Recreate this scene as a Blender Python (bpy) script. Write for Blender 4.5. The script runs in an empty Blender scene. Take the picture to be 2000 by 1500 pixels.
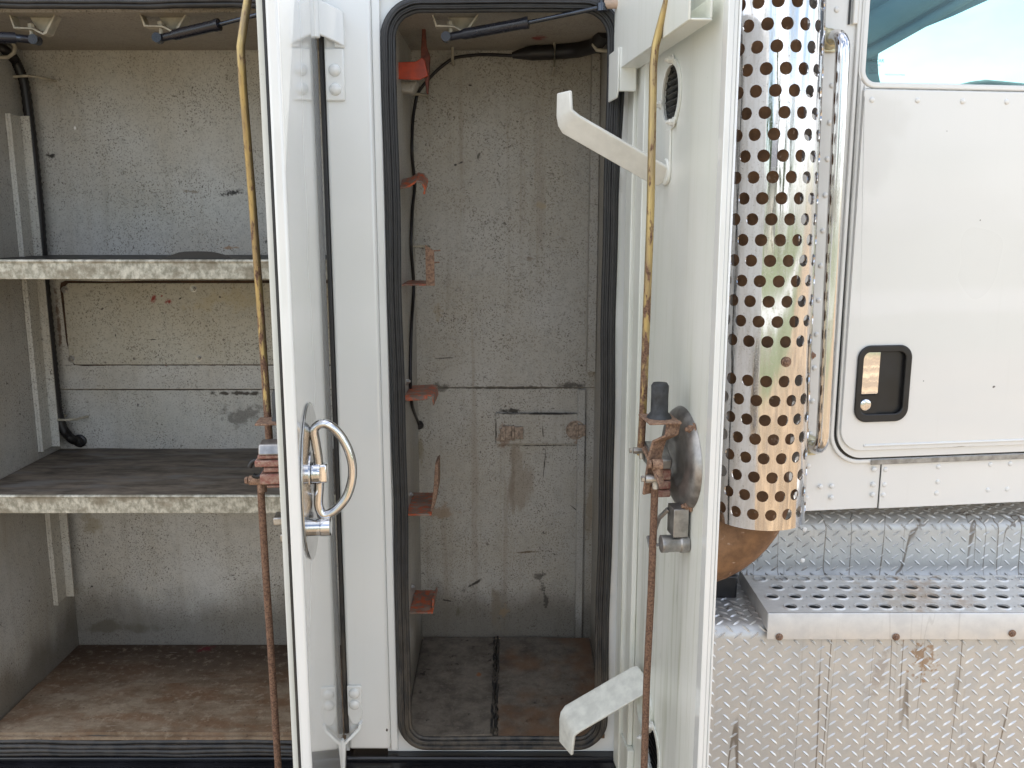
import bpy, bmesh, math, random
from mathutils import Vector, Matrix
R = math.radians
rnd = random.Random(7)
scn = bpy.context.scene
C = scn.collection

# ------------------------------------------------------------------ camera
F = 1750.0                      # focal length in pixels of the 2000 px wide photograph
PITCH = R(10.46)
EYE = 1.6
DIST = 1.6
cam_d = bpy.data.cameras.new('camera')
cam = bpy.data.objects.new('camera', cam_d); C.objects.link(cam)
cam_d.sensor_width = 36.0; cam_d.lens = 36.0 * F / 2000.0
cam_d.clip_start = 0.05; cam_d.clip_end = 2000
cam.location = (0, -DIST, EYE)
cam.rotation_euler = (R(90) - PITCH, 0, 0)
scn.camera = cam

# ------------------------------------------------------------------ light
SUN_DIR = Vector((0.5, 1.0, 1.54)).normalized()
elev = math.asin(SUN_DIR.z); azim = math.atan2(SUN_DIR.x, SUN_DIR.y)
sun_d = bpy.data.lights.new('sun', 'SUN'); sun_d.energy = 3.8; sun_d.angle = R(0.5); sun_d.color = (1, .96, .9)
sun = bpy.data.objects.new('sun', sun_d); C.objects.link(sun)
sun.rotation_euler = (-SUN_DIR).to_track_quat('-Z', 'Y').to_euler()
world = bpy.data.worlds.new('World'); scn.world = world; world.use_nodes = True
wn = world.node_tree; wn.nodes.clear()
def wN(t, **k):
    n = wn.nodes.new(t)
    for a, b in k.items(): setattr(n, a, b)
    return n
sky = wN('ShaderNodeTexSky', sky_type='NISHITA', sun_disc=False, sun_elevation=elev, sun_rotation=azim, air_density=1.0, dust_density=1.5, ozone_density=1.0)
tc = wN('ShaderNodeTexCoord')
mp = wN('ShaderNodeMapping'); mp.inputs['Scale'].default_value = (1.4, 1.4, 3.0)
nz = wN('ShaderNodeTexNoise'); nz.inputs['Scale'].default_value = 1.7; nz.inputs['Detail'].default_value = 8; nz.inputs['Roughness'].default_value = .55
rp = wN('ShaderNodeMapRange'); rp.inputs[1].default_value = .40; rp.inputs[2].default_value = .64; rp.interpolation_type = 'SMOOTHSTEP'
mx = wN('ShaderNodeMix', data_type='RGBA'); mx.inputs[7].default_value = (8.3, 8.4, 8.6, 1)
bg = wN('ShaderNodeBackground'); bg.inputs['Strength'].default_value = .145
wo = wN('ShaderNodeOutputWorld')
L = wn.links.new
L(tc.outputs['Generated'], mp.inputs[0]); L(mp.outputs[0], nz.inputs[0]); L(nz.outputs[0], rp.inputs[0])
L(rp.outputs[0], mx.inputs[0]); L(sky.outputs[0], mx.inputs[6]); L(mx.outputs[2], bg.inputs[0]); L(bg.outputs[0], wo.inputs[0])
vs = scn.view_settings
vs.view_transform = 'Standard'; vs.look = 'None'; vs.gamma = 1; vs.exposure = 1.0
scn.cycles.max_bounces = 10; scn.cycles.diffuse_bounces = 6; scn.cycles.glossy_bounces = 6; scn.cycles.transmission_bounces = 8; scn.cycles.transparent_max_bounces = 12

# ------------------------------------------------------------------ measuring: rays of photograph pixels, heights relative to the eye
cp, sp = math.cos(PITCH), math.sin(PITCH)
def ray(px, py):
    return Vector((px - 1000, F * cp - (py - 750) * sp * 1.0, -F * sp - (py - 750) * cp))
def P(px, py, Y=0.0):                       # point on the plane y = Y
    d = ray(px, py); t = (Y + DIST) / d.y
    return Vector((d.x * t, Y, d.z * t))
def PV(px, py, O, D, off=0.0, n=None):      # (s, z) on a vertical plane through O along D, moved off along n
    if n is not None: O = (O[0] + n[0] * off, O[1] + n[1] * off)
    d = ray(px, py)
    # cam + t d = O + s D (xy)
    det = d.x * (-D[1]) + d.y * D[0]
    bx, by = O[0], O[1] + DIST
    t = (bx * (-D[1]) + by * D[0]) / det
    s = (d.x * by - d.y * bx) / det
    s = (t * d.x - bx) * D[0] + (t * d.y - by) * D[1]
    return s, t * d.z

# ------------------------------------------------------------------ material language
class Mt:
    def __init__(s, name):
        s.m = bpy.data.materials.new(name); s.m.use_nodes = True
        s.t = s.m.node_tree; s.t.nodes.clear()
        s.out = s.n('ShaderNodeOutputMaterial'); s.b = s.n('ShaderNodeBsdfPrincipled')
        s.l(s.b.outputs[0], s.out.inputs[0])
        s.co = s.n('ShaderNodeTexCoord').outputs['Object']
    def n(s, t, **k):
        n = s.t.nodes.new(t)
        for a, b in k.items(): setattr(n, a, b)
        return n
    def l(s, a, b): s.t.links.new(a, b)
    def put(s, sock, v):
        if isinstance(v, bpy.types.NodeSocket): s.l(v, sock)
        elif isinstance(v, (tuple, list)) and len(v) == 3 and sock.type == 'RGBA': sock.default_value = (*v, 1)
        else: sock.default_value = v
    def math(s, op, a, b=0.0, c=None):
        n = s.n('ShaderNodeMath', operation=op); s.put(n.inputs[0], a); s.put(n.inputs[1], b)
        if c is not None: s.put(n.inputs[2], c)
        return n.outputs[0]
    def map(s, scale=(1, 1, 1), loc=(0, 0, 0), rot=(0, 0, 0)):
        n = s.n('ShaderNodeMapping'); s.l(s.co, n.inputs[0])
        n.inputs[1].default_value = loc; n.inputs[2].default_value = rot; n.inputs[3].default_value = scale
        return n.outputs[0]
    def noise(s, scale=(1, 1, 1), detail=4, rough=.55, dist=0.0, loc=(0, 0, 0), rot=(0, 0, 0)):
        if not isinstance(scale, tuple): scale = (scale,) * 3
        n = s.n('ShaderNodeTexNoise'); s.l(s.map(scale, loc, rot), n.inputs[0]); n.inputs['Scale'].default_value = 1
        n.inputs['Detail'].default_value = detail; n.inputs['Roughness'].default_value = rough; n.inputs['Distortion'].default_value = dist
        return n.outputs[0]
    def voro(s, scale, loc=(0, 0, 0), rnd_=1.0, out=0):
        if not isinstance(scale, tuple): scale = (scale,) * 3
        n = s.n('ShaderNodeTexVoronoi'); s.l(s.map(scale, loc), n.inputs[0]); n.inputs['Scale'].default_value = 1
        n.inputs['Randomness'].default_value = rnd_
        return n.outputs[out]
    def rg(s, v, lo, hi, a=0.0, b=1.0):
        n = s.n('ShaderNodeMapRange', interpolation_type='SMOOTHSTEP')
        s.put(n.inputs[0], v)
        if lo > hi: lo, hi, a, b = hi, lo, b, a
        n.inputs[1].default_value = lo; n.inputs[2].default_value = hi; n.inputs[3].default_value = a; n.inputs[4].default_value = b
        return n.outputs[0]
    def mix(s, f, a, b):
        n = s.n('ShaderNodeMix', data_type='RGBA'); s.put(n.inputs[0], f); s.put(n.inputs[6], a); s.put(n.inputs[7], b)
        return n.outputs[2]
    def mul(s, a, b): return s.math('MULTIPLY', a, b)
    def axis(s, i):
        n = s.n('ShaderNodeSeparateXYZ'); s.l(s.co, n.inputs[0]); return n.outputs[i]
    def mark(s, c, r, ang=0, ragged=.6, sc=90, axes='xz', soft=.75, loc=0, stretch=1.0):
        """an irregular spot centred at c (two world coordinates), radii r, turned by ang degrees"""
        i, j = {'xz': (0, 2), 'xy': (0, 1), 'yz': (1, 2)}[axes]
        x = s.math('SUBTRACT', s.axis(i), c[0]); y = s.math('SUBTRACT', s.axis(j), c[1])
        ca, sa = math.cos(R(ang)), math.sin(R(ang))
        u = s.math('DIVIDE', s.math('ADD', s.mul(x, ca), s.mul(y, sa)), r[0])
        v = s.math('DIVIDE', s.math('ADD', s.mul(x, -sa), s.mul(y, ca)), r[1])
        d = s.math('SQRT', s.math('ADD', s.mul(u, u), s.mul(v, v)))
        nn = s.noise((sc, sc, sc * stretch), 4, .6, loc=(loc, loc * .7, 0))
        d = s.math('ADD', d, s.mul(s.math('SUBTRACT', nn, .5), ragged * 3))
        return s.rg(d, 1.0, 1.0 - soft)
    def bump(s, h, strength=.3, dist=.002, prev=None):
        n = s.n('ShaderNodeBump'); n.inputs['Strength'].default_value = strength; n.inputs['Distance'].default_value = dist
        s.put(n.inputs['Height'], h)
        if prev is not None: s.l(prev, n.inputs['Normal'])
        return n.outputs[0]
    def set(s, color=None, rough=None, metal=None, normal=None, **kw):
        b = s.b.inputs
        if color is not None: s.put(b['Base Color'], color)
        if rough is not None: s.put(b['Roughness'], rough)
        if metal is not None: s.put(b['Metallic'], metal)
        if normal is not None: s.l(normal, b['Normal'])
        for k, v in kw.items(): s.put(b[k.replace('_', ' ')], v)
        return s.m

def plain(name, col, rough=.5, metal=0.0, var=.15, sc=60, **kw):
    m = Mt(name); n = m.noise(sc, 5)
    c = m.mix(m.rg(n, .3, .7), tuple(x * (1 - var) for x in col), tuple(min(1, x * (1 + var)) for x in col))
    return m.set(c, m.rg(n, .2, .8, max(0, rough - .08), rough + .08), metal, m.bump(m.noise(sc * 6, 3), .08, .001), **kw)

def white_paint(name, chips=True, tint=(.80, .815, .80), rough=.22, dirt=.25):
    m = Mt(name)
    big = m.rg(m.noise(3.0, 4), .35, .7)
    c = m.mix(m.mul(big, .35), tint, tuple(x * .93 for x in tint))
    st = m.rg(m.noise((55, 55, 2.2), 5, .6), .58, .80)
    c = m.mix(m.mul(st, dirt), c, (.50, .49, .42))
    if chips:
        d = m.voro((34, 34, 24)); pick = m.rg(m.noise((9, 9, 4), 2), .57, .60)
        ch = m.mul(m.rg(m.math('ADD', d, m.mul(m.noise(320, 2), .10)), .140, .120), pick)
        c = m.mix(ch, c, (.03, .022, .018))
    r = m.rg(m.noise(3, 2), .3, .7, rough * .9, rough * 1.1)
    return m.set(c, r, 0.0, m.bump(m.noise(4, 1), .04, .002), IOR=1.5, Coat_Weight=1.0, Coat_Roughness=.04)

def inner_paint(name):                      # inside of the doors: paint with greenish run-down grime
    m = Mt(name)
    c = m.mix(m.rg(m.noise(4, 4), .3, .7), (.80, .81, .77), (.73, .75, .69))
    low = m.rg(m.axis(2), EYE + .1, EYE - .9)
    st = m.rg(m.noise((70, 70, 3.0), 6, .62), .47, .72)
    c = m.mix(m.mul(st, m.math('ADD', m.mul(low, .6), .12)), c, (.42, .44, .32))
    sc = m.rg(m.noise((260, 260, 14), 3, .6, 1.2, rot=(.25, 0, 0)), .70, .76)
    c = m.mix(m.mul(sc, m.math('ADD', m.mul(low, .6), .15)), c, (.20, .21, .17))
    sp = m.mul(m.rg(m.noise(150, 3, .7), .70, .76), m.rg(m.noise(7, 3), .5, .62))
    c = m.mix(m.mul(sp, .8), c, (.17, .12, .07))
    return m.set(c, .42, 0.0, m.bump(m.noise(260, 3), .10, .001), Coat_Weight=.25, Coat_Roughness=.3)

def speckle(name, base=(.46, .455, .44), marks=(), seam=True, low_dirt=None, streak=.35):
    m = Mt(name)
    n1 = m.rg(m.noise(5, 5), .3, .7)
    c = m.mix(n1, tuple(min(1, x * 1.10) for x in base), tuple(x * y * 1.08 for x, y in zip(base, (.90, .86, .79))))
    pep = m.rg(m.noise(300, 3, .65), .53, .63)
    patch = m.rg(m.noise(11, 4, .6, loc=(8, 2, 1)), .32, .68)
    c = m.mix(m.mul(pep, m.math('ADD', m.mul(patch, .50), .32)), c, (.11, .09, .065))
    c = m.mix(m.mul(m.rg(m.noise(45, 5, .7, loc=(1, 6, 1)), .46, .66), .28), c, tuple(x * .62 for x in base))
    big = m.rg(m.noise(150, 2, .5, loc=(3, 1, 2)), .66, .71)
    c = m.mix(m.mul(big, m.math('ADD', m.mul(patch, .6), .30)), c, (.07, .055, .045))
    lt = m.rg(m.noise(260, 2, .5, loc=(9, 1, 2)), .60, .68)
    c = m.mix(m.mul(lt, .14), c, (.72, .73, .72))
    run = m.rg(m.noise((42, 42, 1.6), 6, .62, loc=(2, 0, 0)), .50, .74)
    c = m.mix(m.mul(run, streak), c, (.24, .19, .13))
    scuff = m.rg(m.noise((26, 26, 60), 4, .7, 1.5), .69, .75)
    c = m.mix(m.mul(scuff, .35), c, (.14, .12, .09))
    if low_dirt:
        lo = m.rg(m.math('ADD', m.axis(2), m.mul(m.noise((14, 14, 5), 4), -.16)), low_dirt[0], low_dirt[1])
        c = m.mix(m.mul(lo, .7), c, (.10, .08, .055))
    for k in marks:
        col = k.get('col', (.03, .025, .02)); kk = {a: b for a, b in k.items() if a not in ('col', 'w')}
        c = m.mix(m.mul(m.mark(**kk), k.get('w', 1)), c, col)
    return m.set(c, .55, 0.0, m.bump(m.noise(330, 3), .25, .0012), Coat_Weight=.15, Coat_Roughness=.4)

def rust_metal(name, a=(.32, .15, .07), b=(.13, .06, .035), sc=120, rough=.8):
    m = Mt(name); n = m.noise(sc, 6, .7)
    c = m.mix(m.rg(n, .35, .65), b, a)
    c = m.mix(m.rg(m.noise(sc * 2.3, 3), .62, .70), c, (.45, .33, .24))
    return m.set(c, rough, .15, m.bump(n, .8, .0015))

def rod_mat(name, rusty):
    m = Mt(name)
    n = m.noise((160, 160, 45), 5, .65)
    gold = m.mix(m.rg(m.noise((90, 90, 12), 4), .35, .65), (.52, .39, .17), (.36, .27, .15))
    rust = m.mix(m.rg(m.noise(330, 4, .7), .4, .6), (.24, .14, .09), (.11, .06, .04))
    down = m.rg(m.axis(2), EYE + .2, EYE - .55)
    f = m.rg(m.math('ADD', n, m.mul(down, .25 if not rusty else .42)), .56, .68)
    c = m.mix(f, gold, rust)
    return m.set(c, m.rg(f, 0, 1, .42, .85), m.rg(f, 0, 1, .75, .1), m.bump(n, .5, .001))

def chrome(name, rough=.05, stain=.25, col=(.86, .86, .87)):
    m = Mt(name)
    n = m.rg(m.noise((38, 38, 7), 6, .7), .52, .72)
    c = m.mix(m.mul(n, stain), col, (.42, .38, .32))
    pit = m.rg(m.noise(420, 3, .7), .66, .72)
    c = m.mix(m.mul(pit, .5), c, (.25, .2, .16))
    r = m.math('ADD', m.mul(n, .22), m.math('ADD', rough, m.mul(pit, .3)))
    return m.set(c, r, 1.0, m.bump(m.noise((14, 14, 4), 2), .10, .004, m.bump(m.noise((90, 90, 16), 2), .10, .0006)))

def alu(name, drip=.5, rough=.30, rusty=None, base=(.60, .60, .59), metal=.85):
    m = Mt(name)
    n = m.noise((30, 30, 30), 6, .65)
    c = m.mix(m.rg(n, .3, .7), base, tuple(x * .90 for x in base))
    def runs(sc, loc, wd, keep): return m.mul(m.rg(m.math('ABSOLUTE', m.math('SUBTRACT', m.noise(sc, 2, .5, .25, loc=loc), .5)), wd, wd * .25), m.rg(m.noise((5, 5, 1.2), 3, loc=loc), keep, keep + .08))
    dr = m.math('MAXIMUM', runs((13, 13, .7), (0, 0, 0), .012, .44), runs((17, 17, .9), (5, 2, 0), .009, .48))
    thin = m.rg(m.noise((75, 75, 2.2), 3, .6, .3, loc=(4, 1, 0)), .62, .72)
    c = m.mix(m.mul(thin, drip * .3), c, (.36, .33, .29))
    c = m.mix(m.mul(dr, drip), c, (.19, .16, .13))
    c = m.mix(m.mul(m.rg(m.noise((9, 9, 2), 4, loc=(7, 0, 0)), .55, .75), drip * .2), c, (.50, .46, .40))
    r = m.math('ADD', rough, m.mul(m.rg(n, .3, .8), .2))
    if rusty:
        for k in rusty:
            q = m.mul(m.mark(**{a: b for a, b in k.items() if a not in ('col', 'w')}), k.get('w', .8))
            c = m.mix(q, c, k.get('col', (.33, .19, .10))); r = m.math('ADD', r, m.mul(q, .4))
    return m.set(c, r, metal, m.bump(m.noise((200, 200, 30), 3), .08, .0006))

def rubber(name, dusty=.2):
    m = Mt(name)
    n = m.noise((50, 50, 50), 5, .6)
    c = m.mix(m.rg(n, .35, .7), (.016, .017, .019), (.035, .035, .037))
    low = m.rg(m.axis(2), EYE - .5, EYE - 1.0)
    d = m.mul(m.rg(m.noise((35, 35, 12), 5, .7), .35, .65), m.math('ADD', m.mul(low, .8), .06))
    c = m.mix(m.mul(d, dusty * 2), c, (.23, .19, .14))
    return m.set(c, m.rg(n, .3, .7, .34, .6), 0.0, m.bump(m.noise((90, 90, 90), 4), .3, .0015))

# ------------------------------------------------------------------ mesh language
class Fr:
    def __init__(s, o=(0, 0, EYE), a=(1, 0, 0), b=(0, 1, 0), c=(0, 0, 1)):
        s.o, s.a, s.b, s.c = map(Vector, (o, a, b, c))
    def __call__(s, a, b, c): return s.o + s.a * a + s.b * b + s.c * c
W = Fr()                                    # x, y, height above the eye
class MB:
    def __init__(s, fr=W): s.bm = bmesh.new(); s.fr = fr
    def v(s, a, b, c): return s.bm.verts.new(s.fr(a, b, c))
    def f(s, vs):
        try: return s.bm.faces.new(vs)
        except ValueError: return None
    def box(s, a0, a1, b0, b1, c0, c1):
        v = [s.v(a, b, c) for a in (a0, a1) for b in (b0, b1) for c in (c0, c1)]
        for q in ((0, 1, 3, 2), (4, 6, 7, 5), (0, 4, 5, 1), (2, 3, 7, 6), (0, 2, 6, 4), (1, 5, 7, 3)): s.f([v[i] for i in q])
        return s
    def prism(s, pts, c0, c1, axes='abc'):
        """polygon in the first two axes extruded along the third"""
        def mk(p, c):
            d = {axes[0]: p[0], axes[1]: p[1], axes[2]: c}; return s.v(d['a'], d['b'], d['c'])
        lo = [mk(p, c0) for p in pts]; hi = [mk(p, c1) for p in pts]
        s.f(lo[::-1]); s.f(hi); n = len(pts)
        for i in range(n): s.f([lo[i], lo[(i + 1) % n], hi[(i + 1) % n], hi[i]])
        return s
    def ring(s, outer, inner, c0, c1, axes='abc', cap=True):
        """a plate with a hole; outer and inner lists of equal length"""
        def mk(p, c):
            d = {axes[0]: p[0], axes[1]: p[1], axes[2]: c}; return s.v(d['a'], d['b'], d['c'])
        A = [[mk(p, c) for p in pp] for pp, c in ((outer, c0), (inner, c0), (outer, c1), (inner, c1))]
        n = len(outer)
        for i in range(n):
            j = (i + 1) % n
            for q in ((A[0][i], A[0][j], A[1][j], A[1][i]), (A[2][i], A[3][i], A[3][j], A[2][j]),
                      (A[1][i], A[1][j], A[3][j], A[3][i]), (A[0][i], A[2][i], A[2][j], A[0][j])):
                s.f(q)
        return s
    def tube(s, path, r, seg=10, closed=False, cap=True, flat=None):
        pts = [s.fr(*p) for p in path]; n = len(pts)
        rs = r if isinstance(r, (list, tuple)) else [r] * n
        tang = []
        for i in range(n):
            a = pts[(i - 1) % n] if (closed or i > 0) else pts[i]; b = pts[(i + 1) % n] if (closed or i < n - 1) else pts[i]
            tang.append((b - a).normalized())
        up = Vector((0, 0, 1)) if abs(tang[0].z) < .9 else Vector((0, 1, 0))
        nrm = (up - tang[0] * up.dot(tang[0])).normalized(); rings = []
        for i in range(n):
            t = tang[i]; nrm = (nrm - t * nrm.dot(t)).normalized(); bi = t.cross(nrm)
            rings.append([s.bm.verts.new(pts[i] + (nrm * math.cos(k * 2 * math.pi / seg) * (flat or 1) + bi * math.sin(k * 2 * math.pi / seg)) * rs[i]) for k in range(seg)])
        m = n if closed else n - 1
        for i in range(m):
            A, B = rings[i], rings[(i + 1) % n]
            for k in range(seg): s.f([A[k], A[(k + 1) % seg], B[(k + 1) % seg], B[k]])
        if cap and not closed: s.f(rings[0][::-1]); s.f(rings[-1])
        return s
    def strip(s, path, wvec, th, nvecs=None):
        """flat bar along path, width vector wvec (frame coords), thickness th"""
        pts = [s.fr(*p) for p in path]; n = len(pts)
        wl = wvec if isinstance(wvec, list) else [wvec] * n
        rows = []
        for i in range(n):
            w = s.fr.a * wl[i][0] + s.fr.b * wl[i][1] + s.fr.c * wl[i][2]
            a = pts[max(i - 1, 0)]; b = pts[min(i + 1, n - 1)]; t = (b - a).normalized()
            nn = t.cross(w).normalized() * th / 2
            rows.append([s.bm.verts.new(pts[i] + x) for x in (w / 2 + nn, w / 2 - nn, -w / 2 - nn, -w / 2 + nn)])
        for A, B in zip(rows, rows[1:]):
            for k in range(4): s.f([A[k], A[(k + 1) % 4], B[(k + 1) % 4], B[k]])
        s.f(rows[0][::-1]); s.f(rows[-1]); return s
    def lathe(s, o, ax, prof, seg=20, sq=1.0):
        """profile (radius, height) about axis ax (frame letter) at o"""
        e = {'a': (s.fr.b, s.fr.c, s.fr.a), 'b': (s.fr.c, s.fr.a, s.fr.b), 'c': (s.fr.a, s.fr.b, s.fr.c)}[ax]
        O = s.fr(*o); rows = []
        for r_, h in prof:
            rows.append([s.bm.verts.new(O + e[2] * h + (e[0] * math.cos(k * 2 * math.pi / seg) * sq + e[1] * math.sin(k * 2 * math.pi / seg)) * r_) for k in range(seg)])
        for A, B in zip(rows, rows[1:]):
            for k in range(seg): s.f([A[k], A[(k + 1) % seg], B[(k + 1) % seg], B[k]])
        s.f(rows[0][::-1]); s.f(rows[-1]); return s
    def build(s, name, mat, parent=None, bevel=0, seg=2, smooth=35, label=None, kind=None, solid=0, nofix=False):
        if not nofix: bmesh.ops.recalc_face_normals(s.bm, faces=s.bm.faces)
        me = bpy.data.meshes.new(name); s.bm.to_mesh(me); s.bm.free()
        if smooth:
            for p in me.polygons: p.use_smooth = True
            me.set_sharp_from_angle(angle=R(smooth))
        o = bpy.data.objects.new(name, me); C.objects.link(o); me.materials.append(mat)
        if parent: o.parent = parent
        if solid:
            q = o.modifiers.new('thickness', 'SOLIDIFY'); q.thickness = solid; q.offset = 0
        if bevel:
            q = o.modifiers.new('bevel', 'BEVEL'); q.width = bevel; q.segments = seg; q.limit_method = 'ANGLE'; q.angle_limit = R(40)
            q.harden_normals = False
        if label: o['label'] = label
        if kind: o['kind'] = kind
        return o
def tag(o, label, cat, group=None):
    o['label'] = label; o['category'] = cat
    if group: o['group'] = group
    return o
def clone(o, mat3, parent):                 # a copy that shares the mesh, placed by a frame matrix
    c = o.copy(); C.objects.link(c); c.parent = parent; c.matrix_local = mat3; return c
def rrect(x0, x1, z0, z1, r, seg=8):
    if not isinstance(r, (tuple, list)): r = (r,) * 4
    out = []
    for (cx, cz, a0, rr) in ((x1 - r[0], z1 - r[0], 0, r[0]), (x0 + r[1], z1 - r[1], 90, r[1]), (x0 + r[2], z0 + r[2], 180, r[2]), (x1 - r[3], z0 + r[3], 270, r[3])):
        for k in range(seg + 1):
            a = R(a0 + 90 * k / seg); out.append((cx + rr * math.cos(a), cz + rr * math.sin(a)))
    return out
def outer_for(x0, x1, z0, z1, inner, seg=8):
    cs = ((x1, z1), (x0, z1), (x0, z0), (x1, z0)); out = []
    for q in range(4):
        for k in range(seg + 1):
            ix, iz = inner[q * (seg + 1) + k]
            if k == 0: out.append((cs[q][0], iz) if q % 2 == 0 else (ix, cs[q][1]))
            elif k == seg: out.append((ix, cs[q][1]) if q % 2 == 0 else (cs[q][0], iz))
            else: out.append(cs[q])
    return out
def placed(fr, a, b, c):                    # matrix with local axes = frame axes (+z = frame c)
    M_ = Matrix((fr.a, fr.b, fr.c)).transposed().to_4x4(); M_.translation = fr(a, b, c); return M_
def dome_mesh(name, r, h, mat, seg=14):
    mb = MB(Fr((0, 0, 0)))
    mb.lathe((0, 0, 0), 'c', [(r, 0), (r * .97, h * .35), (r * .8, h * .72), (r * .45, h * .96), (r * .08, h)], seg)
    return mb.build(name, mat, smooth=60)
def hexbolt(name, r, h, mat, washer=True):
    mb = MB(Fr((0, 0, 0)))
    if washer: mb.lathe((0, 0, 0), 'c', [(r * 1.45, 0), (r * 1.45, h * .18)], 16)
    mb.lathe((0, 0, 0), 'c', [(r, h * .18), (r, h * .75), (r * .82, h * .9)], 6)
    mb.lathe((0, 0, 0), 'c', [(r * .5, h * .85), (r * .5, h * 1.25), (r * .4, h * 1.35)], 10)
    return mb.build(name, mat, smooth=30)

# ------------------------------------------------------------------ materials
D = .385                                    # depth of the compartments
def bk(px, py): p = P(px, py, D); return (p.x, p.z + EYE)
m_white = white_paint('gloss_white_paint', chips=False, dirt=.05)
m_pillar = white_paint('chipped_white_paint', chips=True, dirt=.06)
m_cab = white_paint('cab_white_paint', chips=False, tint=(.80, .80, .775), rough=.3, dirt=.10)
def add_marks(mt, marks):
    t = mt.node_tree; b = [n for n in t.nodes if n.type == 'BSDF_PRINCIPLED'][0]; m = Mt.__new__(Mt); m.m = mt; m.t = t
    m.co = [n for n in t.nodes if n.type == 'TEX_COORD'][0].outputs['Object']; c = b.inputs['Base Color'].links[0].from_socket
    for k in marks: c = m.mix(m.mark(**{a: v for a, v in k.items() if a != 'col'}), c, k.get('col', (.05, .04, .035)))
    m.l(c, b.inputs['Base Color'])
def cb(px, py):
    dd = ray(px, py); t = .17 + DIST; return (dd.x * t / dd.y, dd.z * t / dd.y + EYE)
add_marks(m_cab, [dict(c=cb(1931, 752), r=(.004, .003), ragged=.6, sc=200), dict(c=cb(1900, 430), r=(.002, .002), ragged=.6, sc=200), dict(c=cb(1786, 737), r=(.0015, .0015), ragged=.4, sc=200), dict(c=cb(1830, 260), r=(.0012, .0012), ragged=.4, sc=200),
    dict(c=cb(1850, 866), r=(.045, .001), ang=2, ragged=.8, sc=60, col=(.35, .33, .30)), dict(c=cb(1752, 760), r=(.02, .0006), ang=50, ragged=.8, sc=90, col=(.6, .6, .58))])
m_inner = inner_paint('door_inner_paint')
m_hook = plain('scuffed_white_metal', (.74, .74, .70), .35, 0, .06, 40)
wall_marks = [
    dict(c=bk(455, 376), r=(.030, .008), ang=8, ragged=1.0, sc=120, col=(.025, .02, .018)),
    dict(c=bk(101, 304), r=(.013, .006), ragged=.8, sc=120),
    dict(c=bk(372, 374), r=(.022, .005), ang=-6, ragged=.8, sc=90, col=(.2, .15, .09), w=.7),
    dict(c=bk(450, 484), r=(.022, .005), ragged=.8, sc=120, col=(.32, .17, .07), w=.8),
    dict(c=bk(522, 472), r=(.005, .006), ragged=1.0, sc=160),
    dict(c=bk(235, 82), r=(.010, .004), ragged=1.0, sc=200),
    dict(c=bk(470, 768), r=(.09, .006), ragged=.9, sc=70, col=(.05, .04, .03)),
    dict(c=bk(480, 810), r=(.05, .03), ragged=1.3, sc=45, col=(.12, .105, .09), w=.7),
    dict(c=bk(325, 712), r=(.003, .004), ragged=.6, sc=120, col=(.3, .02, .01)),
    dict(c=bk(210, 1225), r=(.11, .018), ragged=1.0, sc=20, col=(.12, .10, .07), w=.8),
    dict(c=bk(180, 1145), r=(.004, .003), ragged=.4, sc=90),
    dict(c=bk(148, 250), r=(.0030, .0055), ragged=.3, sc=120, col=(.95, .95, .95)),  # daylight through a small hole in the wall, painted as a white spot
    dict(c=bk(320, 761), r=(.30, .0022), ragged=.5, sc=60), dict(c=bk(300, 713), r=(.26, .0016), ragged=.9, sc=60, w=.8),
    dict(c=bk(115, 620), r=(.006, .09), ragged=1.3, sc=50, col=(.12, .06, .03), w=.8), dict(c=bk(300, 1000), r=(.04, .03), ragged=1.2, sc=30, col=(.28, .23, .15), w=.6),
    dict(c=bk(180, 1030), r=(.03, .04), ragged=1.2, sc=30, col=(.30, .25, .16), w=.6), dict(c=bk(265, 770), r=(.008, .003), ragged=.9, sc=90), dict(c=bk(270, 790), r=(.004, .005), ragged=.9, sc=90),
]
m_wall_l = speckle('speckled_grey_paint_wide_compartment', (.50, .49, .46), wall_marks, low_dirt=(EYE - .90, EYE - 1.02), streak=.22)
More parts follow.
